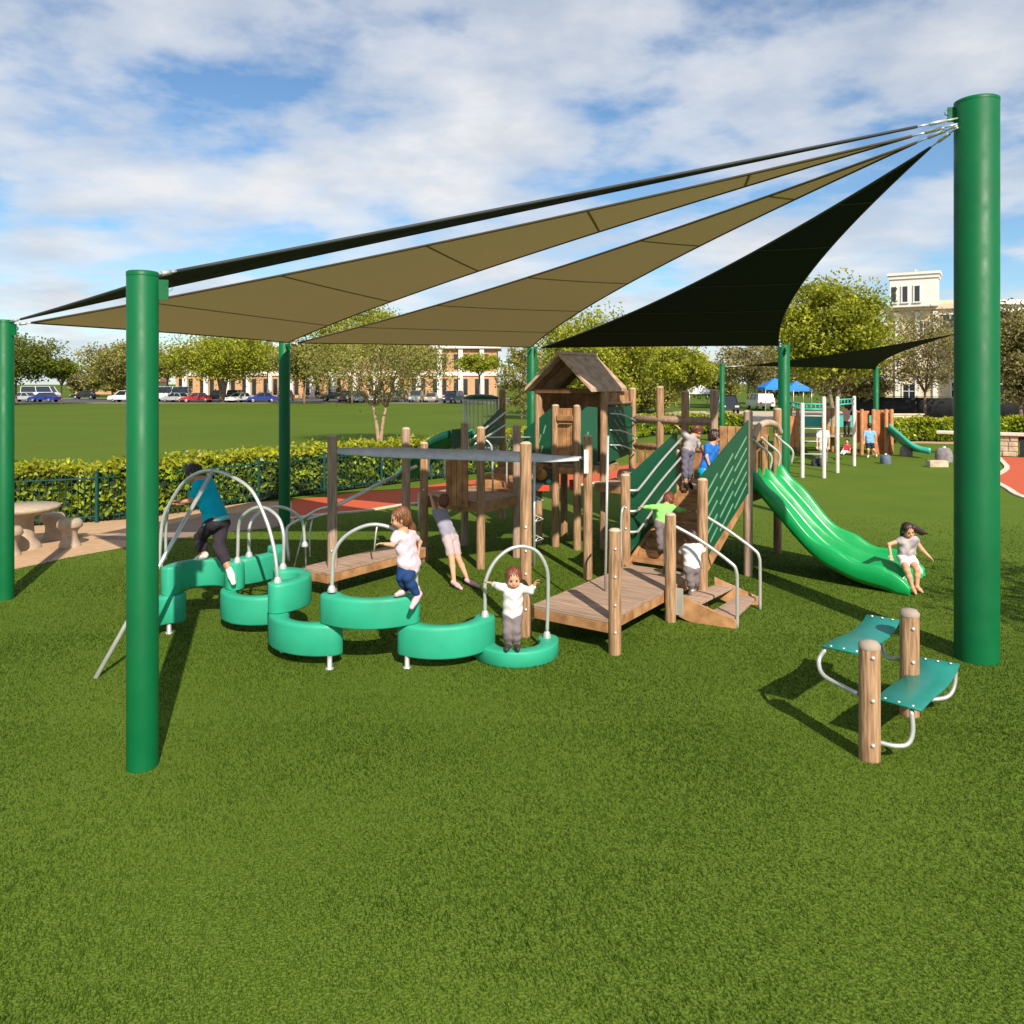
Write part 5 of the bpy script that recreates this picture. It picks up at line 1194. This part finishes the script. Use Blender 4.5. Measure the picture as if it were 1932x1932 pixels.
# climber in the teal shirt, bent over on the left pods
person('person in a teal shirt and black leggings climbing bent over on the pods', Jt(
    head=(366, 895, 10.02), neck=(380, 906, 9.98), shL=(374, 917, 9.86), shR=(394, 912, 10.12), pel=(411, 984, 9.92), hiL=(402, 986, 9.84), hiR=(418, 984, 10.0),
    elL=(364, 944, 9.80), haL=(331, 947, 9.74), elR=(382, 944, 10.2), haR=(326, 952, 9.82),
    knL=(378, 1014, 10.02), anL=(384, 1049, 9.98), toL=(368, 1058, 9.98), knR=(413, 1030, 9.85), anR=(433, 1076, 9.76), toR=(441, 1101, 9.68)),
    (-.75, -.1, -.55), 1.22, teal, black, shoe_w, 'hair_dark', 'skin_dark', vox=.0075, sleeve=.62, pants_to=.80, hs=1.08, fat=1.16, group=PG, band=cyan,
    tail=[(W(360, 886, 10.04), W(372, 884, 10.05), .055, .05)])
# girl in the pale pink shirt
person('girl in a long pale pink shirt and navy leggings stepping along the middle pods', Jt(
    head=(755, 976, 8.30), neck=(761, 1001, 8.33), shL=(748, 1011, 8.25), shR=(776, 1009, 8.44), pel=(771, 1062, 8.34), hiL=(764, 1064, 8.28), hiR=(779, 1064, 8.40),
    elL=(741, 1028, 8.17), haL=(720, 1026, 8.11), elR=(792, 1023, 8.52), haR=(788, 1042, 8.48),
    knL=(757, 1089, 8.24), anL=(767, 1113, 8.33), toL=(747, 1123, 8.27), knR=(769, 1091, 8.20), anR=(789, 1124, 8.26), toR=(776, 1147, 8.14)),
    (-.85, -.25, -.35), .95, pinkw, navy, pinks, 'hair_brown', 'skin', sleeve=.5, hem=.035, pants_to=.92, hs=1.02, group=PG,
    tail=[(W(768, 978, 8.38), W(778, 995, 8.46), .045, .030), (W(778, 995, 8.46), W(784, 1018, 8.48), .036, .030), (W(784, 1018, 8.48), W(788, 1040, 8.48), .030, .010)])
# leaning child in grey
person('child in a grey shirt and pale shorts leaning with both arms raised to the post', Jt(
    head=(836, 945, 12.68), neck=(832, 961, 12.64), shL=(822, 968, 12.56), shR=(838, 964, 12.68), pel=(849, 1016, 12.25), hiL=(844, 1018, 12.2), hiR=(856, 1016, 12.32),
    elL=(817, 950, 12.82), haL=(812, 934, 13.06), elR=(834, 946, 12.92), haR=(826, 935, 13.08),
    knL=(852, 1052, 11.92), anL=(857, 1100, 11.63), toL=(871, 1111, 11.48), knR=(864, 1052, 12.05), anR=(884, 1096, 11.75), toR=(904, 1107, 11.59)),
    (-.35, .85, .2), 1.03, greyt, cloth('pale_shorts', (.46, .36, .36)), pinks, 'hair_red', 'skin', vox=.009, sleeve=.15, pants_to=.38, hs=1.02, group=PG)
# toddler on the lowest pod
person('toddler in a white shirt and grey trousers facing the viewer on the lowest pod', Jt(
    head=(969, 1090, 8.42), neck=(968, 1105, 8.45), shL=(957, 1110, 8.45), shR=(980, 1110, 8.45), pel=(967, 1160, 8.46), hiL=(961, 1161, 8.46), hiR=(973, 1161, 8.46),
    elL=(940, 1106, 8.42), haL=(923, 1099, 8.5), elR=(1001, 1114, 8.38), haR=(1011, 1099, 8.34),
    knL=(958, 1190, 8.40), anL=(959, 1217, 8.44), toL=(956, 1226, 8.33), knR=(973, 1190, 8.40), anR=(975, 1217, 8.44), toR=(978, 1226, 8.33)),
    (.05, -.9, -.42), .84, whitec_, greyp, shoe_d, 'hair_red', 'skin', vox=.0065, sleeve=1.45, hem=.0, pants_to=.95, hs=1.0, fat=1.12, group=PG, up=(0, -.25, 1))
# toddler climbing the steps
person('toddler in a white shirt and dark trousers seen from behind climbing the entry steps', Jt(
    head=(1303, 1013, 10.30), neck=(1306, 1027, 10.26), shL=(1294, 1034, 10.22), shR=(1319, 1033, 10.26), pel=(1305, 1072, 10.2), hiL=(1299, 1073, 10.18), hiR=(1312, 1073, 10.22),
    elL=(1283, 1042, 10.3), haL=(1283, 1052, 10.42), elR=(1328, 1040, 10.3), haR=(1333, 1030, 10.4),
    knL=(1302, 1094, 10.16), anL=(1305, 1114, 10.2), toL=(1302, 1122, 10.30), knR=(1311, 1094, 10.24), anR=(1310, 1108, 10.34), toR=(1307, 1116, 10.46)),
    (-.3, .75, -.55), .80, whitec_, greyp, shoe_w, 'hair_dark', 'skin_dark', vox=.0075, sleeve=.7, pants_to=.93, hs=.90, fat=1.1, group=PG, up=(-.1, .2, 1))
# child in lime at the foot of the ramp
person('child in a lime green shirt with both arms stretched out on the ramp', Jt(
    head=(1262, 942, 11.62), neck=(1257, 953, 11.52), shL=(1244, 957, 11.42), shR=(1268, 958, 11.45), pel=(1248, 988, 11.35), hiL=(1243, 989, 11.32), hiR=(1254, 989, 11.38),
    elL=(1228, 957, 11.42), haL=(1211, 957, 11.45), elR=(1283, 962, 11.45), haR=(1298, 964, 11.48),
    knL=(1245, 1016, 11.3), anL=(1246, 1038, 11.32), toL=(1245, 1046, 11.44), knR=(1253, 1016, 11.36), anR=(1252, 1036, 11.4), toR=(1253, 1043, 11.52)),
    (.25, .7, -.7), .84, lime, greyp, shoe_d, 'hair_red', 'skin', vox=.008, sleeve=1.65, pants_to=.95, hs=.92, group=PG, up=(.2, .5, 1))
# two children at the top of the ramp
person('child in a grey shirt and grey trousers bending over at the top of the ramp', Jt(
    head=(1316, 814, 12.98), neck=(1308, 821, 12.95), shL=(1299, 826, 12.85), shR=(1312, 828, 13.05), pel=(1297, 850, 12.9), hiL=(1293, 852, 12.84), hiR=(1303, 852, 12.96),
    elL=(1288, 815, 12.85), haL=(1279, 806, 12.9), elR=(1320, 842, 13.05), haR=(1325, 852, 13.05),
    knL=(1292, 882, 12.8), anL=(1294, 914, 12.82), toL=(1297, 924, 12.9), knR=(1301, 884, 12.95), anR=(1302, 914, 12.98), toR=(1306, 922, 13.05)),
    (.7, .3, -.5), .92, cloth('pale_grey_cotton', (.42, .38, .38)), cloth('slate_trousers', (.15, .14, .19)), shoe_d, 'hair_red', 'skin', vox=.009, sleeve=.9, pants_to=.75, hs=.95, group=PG)
person('child in a bright blue shirt and aqua shorts at the top of the ramp', Jt(
    head=(1348, 823, 12.8), neck=(1344, 836, 12.78), shL=(1335, 842, 12.7), shR=(1351, 844, 12.86), pel=(1330, 888, 12.7), hiL=(1326, 890, 12.66), hiR=(1336, 890, 12.76),
    elL=(1333, 862, 12.62), haL=(1339, 880, 12.58), elR=(1350, 864, 12.9), haR=(1352, 882, 12.86),
    knL=(1330, 906, 12.55), anL=(1327, 922, 12.68), toL=(1335, 928, 12.6), knR=(1340, 906, 12.72), anR=(1336, 922, 12.82), toR=(1344, 927, 12.78)),
    (.65, .35, -.25), .98, bluec, aqua, shoe_d, 'hair_dark', 'skin', vox=.009, sleeve=.6, pants_to=.45, hs=.98, group=PG)
# girl leaving the slide
person('girl in a grey print shirt and white shorts jumping off the end of the slide', Jt(
    head=(1713, 1000, 11.62), neck=(1712, 1016, 11.68), shL=(1699, 1020, 11.64), shR=(1726, 1018, 11.7), pel=(1709, 1050, 11.74), hiL=(1702, 1052, 11.7), hiR=(1717, 1052, 11.76),
    elL=(1677, 1027, 11.62), haL=(1681, 1050, 11.55), elR=(1740, 1037, 11.66), haR=(1756, 1053, 11.6),
    knL=(1711, 1076, 11.36), anL=(1722, 1110, 11.34), toL=(1728, 1121, 11.2), knR=(1730, 1074, 11.42), anR=(1730, 1108, 11.40), toR=(1741, 1118, 11.3)),
    (.05, -.95, -.12), 1.0, mat('grey_print_cotton', (.16, .15, .17), .85, var=.3, scale=5, col2=(.55, .48, .49), bump=.15), cloth('white_shorts', (.78, .74, .70)), None, 'hair_dark', 'skin', vox=.007, sleeve=.18, pants_to=.24, hs=.98, group=PG,
    tail=[(W(1722, 996, 11.7), W(1738, 1004, 11.74), .055, .045), (W(1738, 1004, 11.74), W(1750, 1007, 11.76), .04, .012), (W(1703, 1002, 11.68), W(1700, 1013, 11.68), .03, .015)])
# far group
person('person in a white shirt and dark trousers standing behind the white posts', Jt(
    head=(1552, 803, 28.4), neck=(1552, 811, 28.4), shL=(1544, 815, 28.4), shR=(1561, 815, 28.4), pel=(1553, 846, 28.4), hiL=(1549, 847, 28.4), hiR=(1557, 847, 28.4),
    elL=(1541, 830, 28.3), haL=(1542, 844, 28.2), elR=(1564, 830, 28.3), haR=(1564, 844, 28.2), knL=(1549, 864, 28.3), anL=(1549, 879, 28.4), toL=(1548, 882, 28.2), knR=(1558, 864, 28.3), anR=(1558, 879, 28.4), toR=(1559, 882, 28.2)),
    (0, .9, 0), 1.2, whitec_, greyp, shoe_d, 'hair_brown', 'skin', vox=.018, sleeve=.6, hem=.06, hs=1.0, group=PG)
person('person in a light blue shirt and dark shorts walking toward the far play structure', Jt(
    head=(1640, 803, 32), neck=(1640, 811, 32), shL=(1632, 815, 32), shR=(1649, 815, 32), pel=(1641, 836, 32), hiL=(1637, 837, 32), hiR=(1645, 837, 32),
    elL=(1630, 825, 31.9), haL=(1630, 834, 31.9), elR=(1652, 824, 31.9), haR=(1653, 834, 31.9), knL=(1638, 849, 31.9), anL=(1638, 860, 32), toL=(1637, 863, 31.8), knR=(1648, 849, 31.9), anR=(1653, 858, 32.1), toR=(1654, 861, 31.9)),
    (.1, .9, 0), 1.1, cloth('light_blue_cotton', (.20, .42, .68)), cloth('dark_shorts', (.02, .025, .05)), shoe_w, 'hair_dark', 'skin', vox=.018, sleeve=.6, pants_to=.3, hs=1.0, group=PG)
person('small child in red and white sitting on the far turf between the white posts', Jt(
    head=(1598, 833, 31), neck=(1598, 839, 31), shL=(1594, 841, 31), shR=(1602, 841, 31), pel=(1596, 852, 31), hiL=(1593, 853, 31), hiR=(1599, 853, 31),
    elL=(1591, 847, 30.9), haL=(1589, 852, 30.8), elR=(1604, 847, 30.9), haR=(1603, 853, 30.8), knL=(1590, 851, 30.7), anL=(1586, 857, 30.6), toL=(1584, 858, 30.5), knR=(1594, 852, 30.6), anR=(1590, 858, 30.4), toR=(1588, 859, 30.3)),
    (-.5, -.8, 0), .8, cloth('red_cotton', (.42, .03, .05)), cloth('white_trousers', (.7, .65, .65)), shoe_d, 'hair_dark', 'skin', vox=.016, hs=.9, group=PG)
person('child in a pink top climbing high on the far turquoise bars', Jt(
    head=(1597, 766, 30.6), neck=(1597, 773, 30.6), shL=(1592, 777, 30.6), shR=(1602, 777, 30.6), pel=(1598, 795, 30.6), hiL=(1595, 796, 30.6), hiR=(1601, 796, 30.6),
    elL=(1587, 772, 30.7), haL=(1586, 764, 30.8), elR=(1607, 772, 30.7), haR=(1608, 763, 30.8), knL=(1594, 809, 30.5), anL=(1595, 822, 30.6), toL=(1594, 825, 30.4), knR=(1602, 808, 30.5), anR=(1601, 821, 30.6), toR=(1602, 824, 30.4)),
    (0, .9, 0), .9, cloth('coral_cotton', (.62, .30, .26)), black, shoe_d, 'hair_dark', 'skin', vox=.016, sleeve=.3, hs=.95, group=PG)
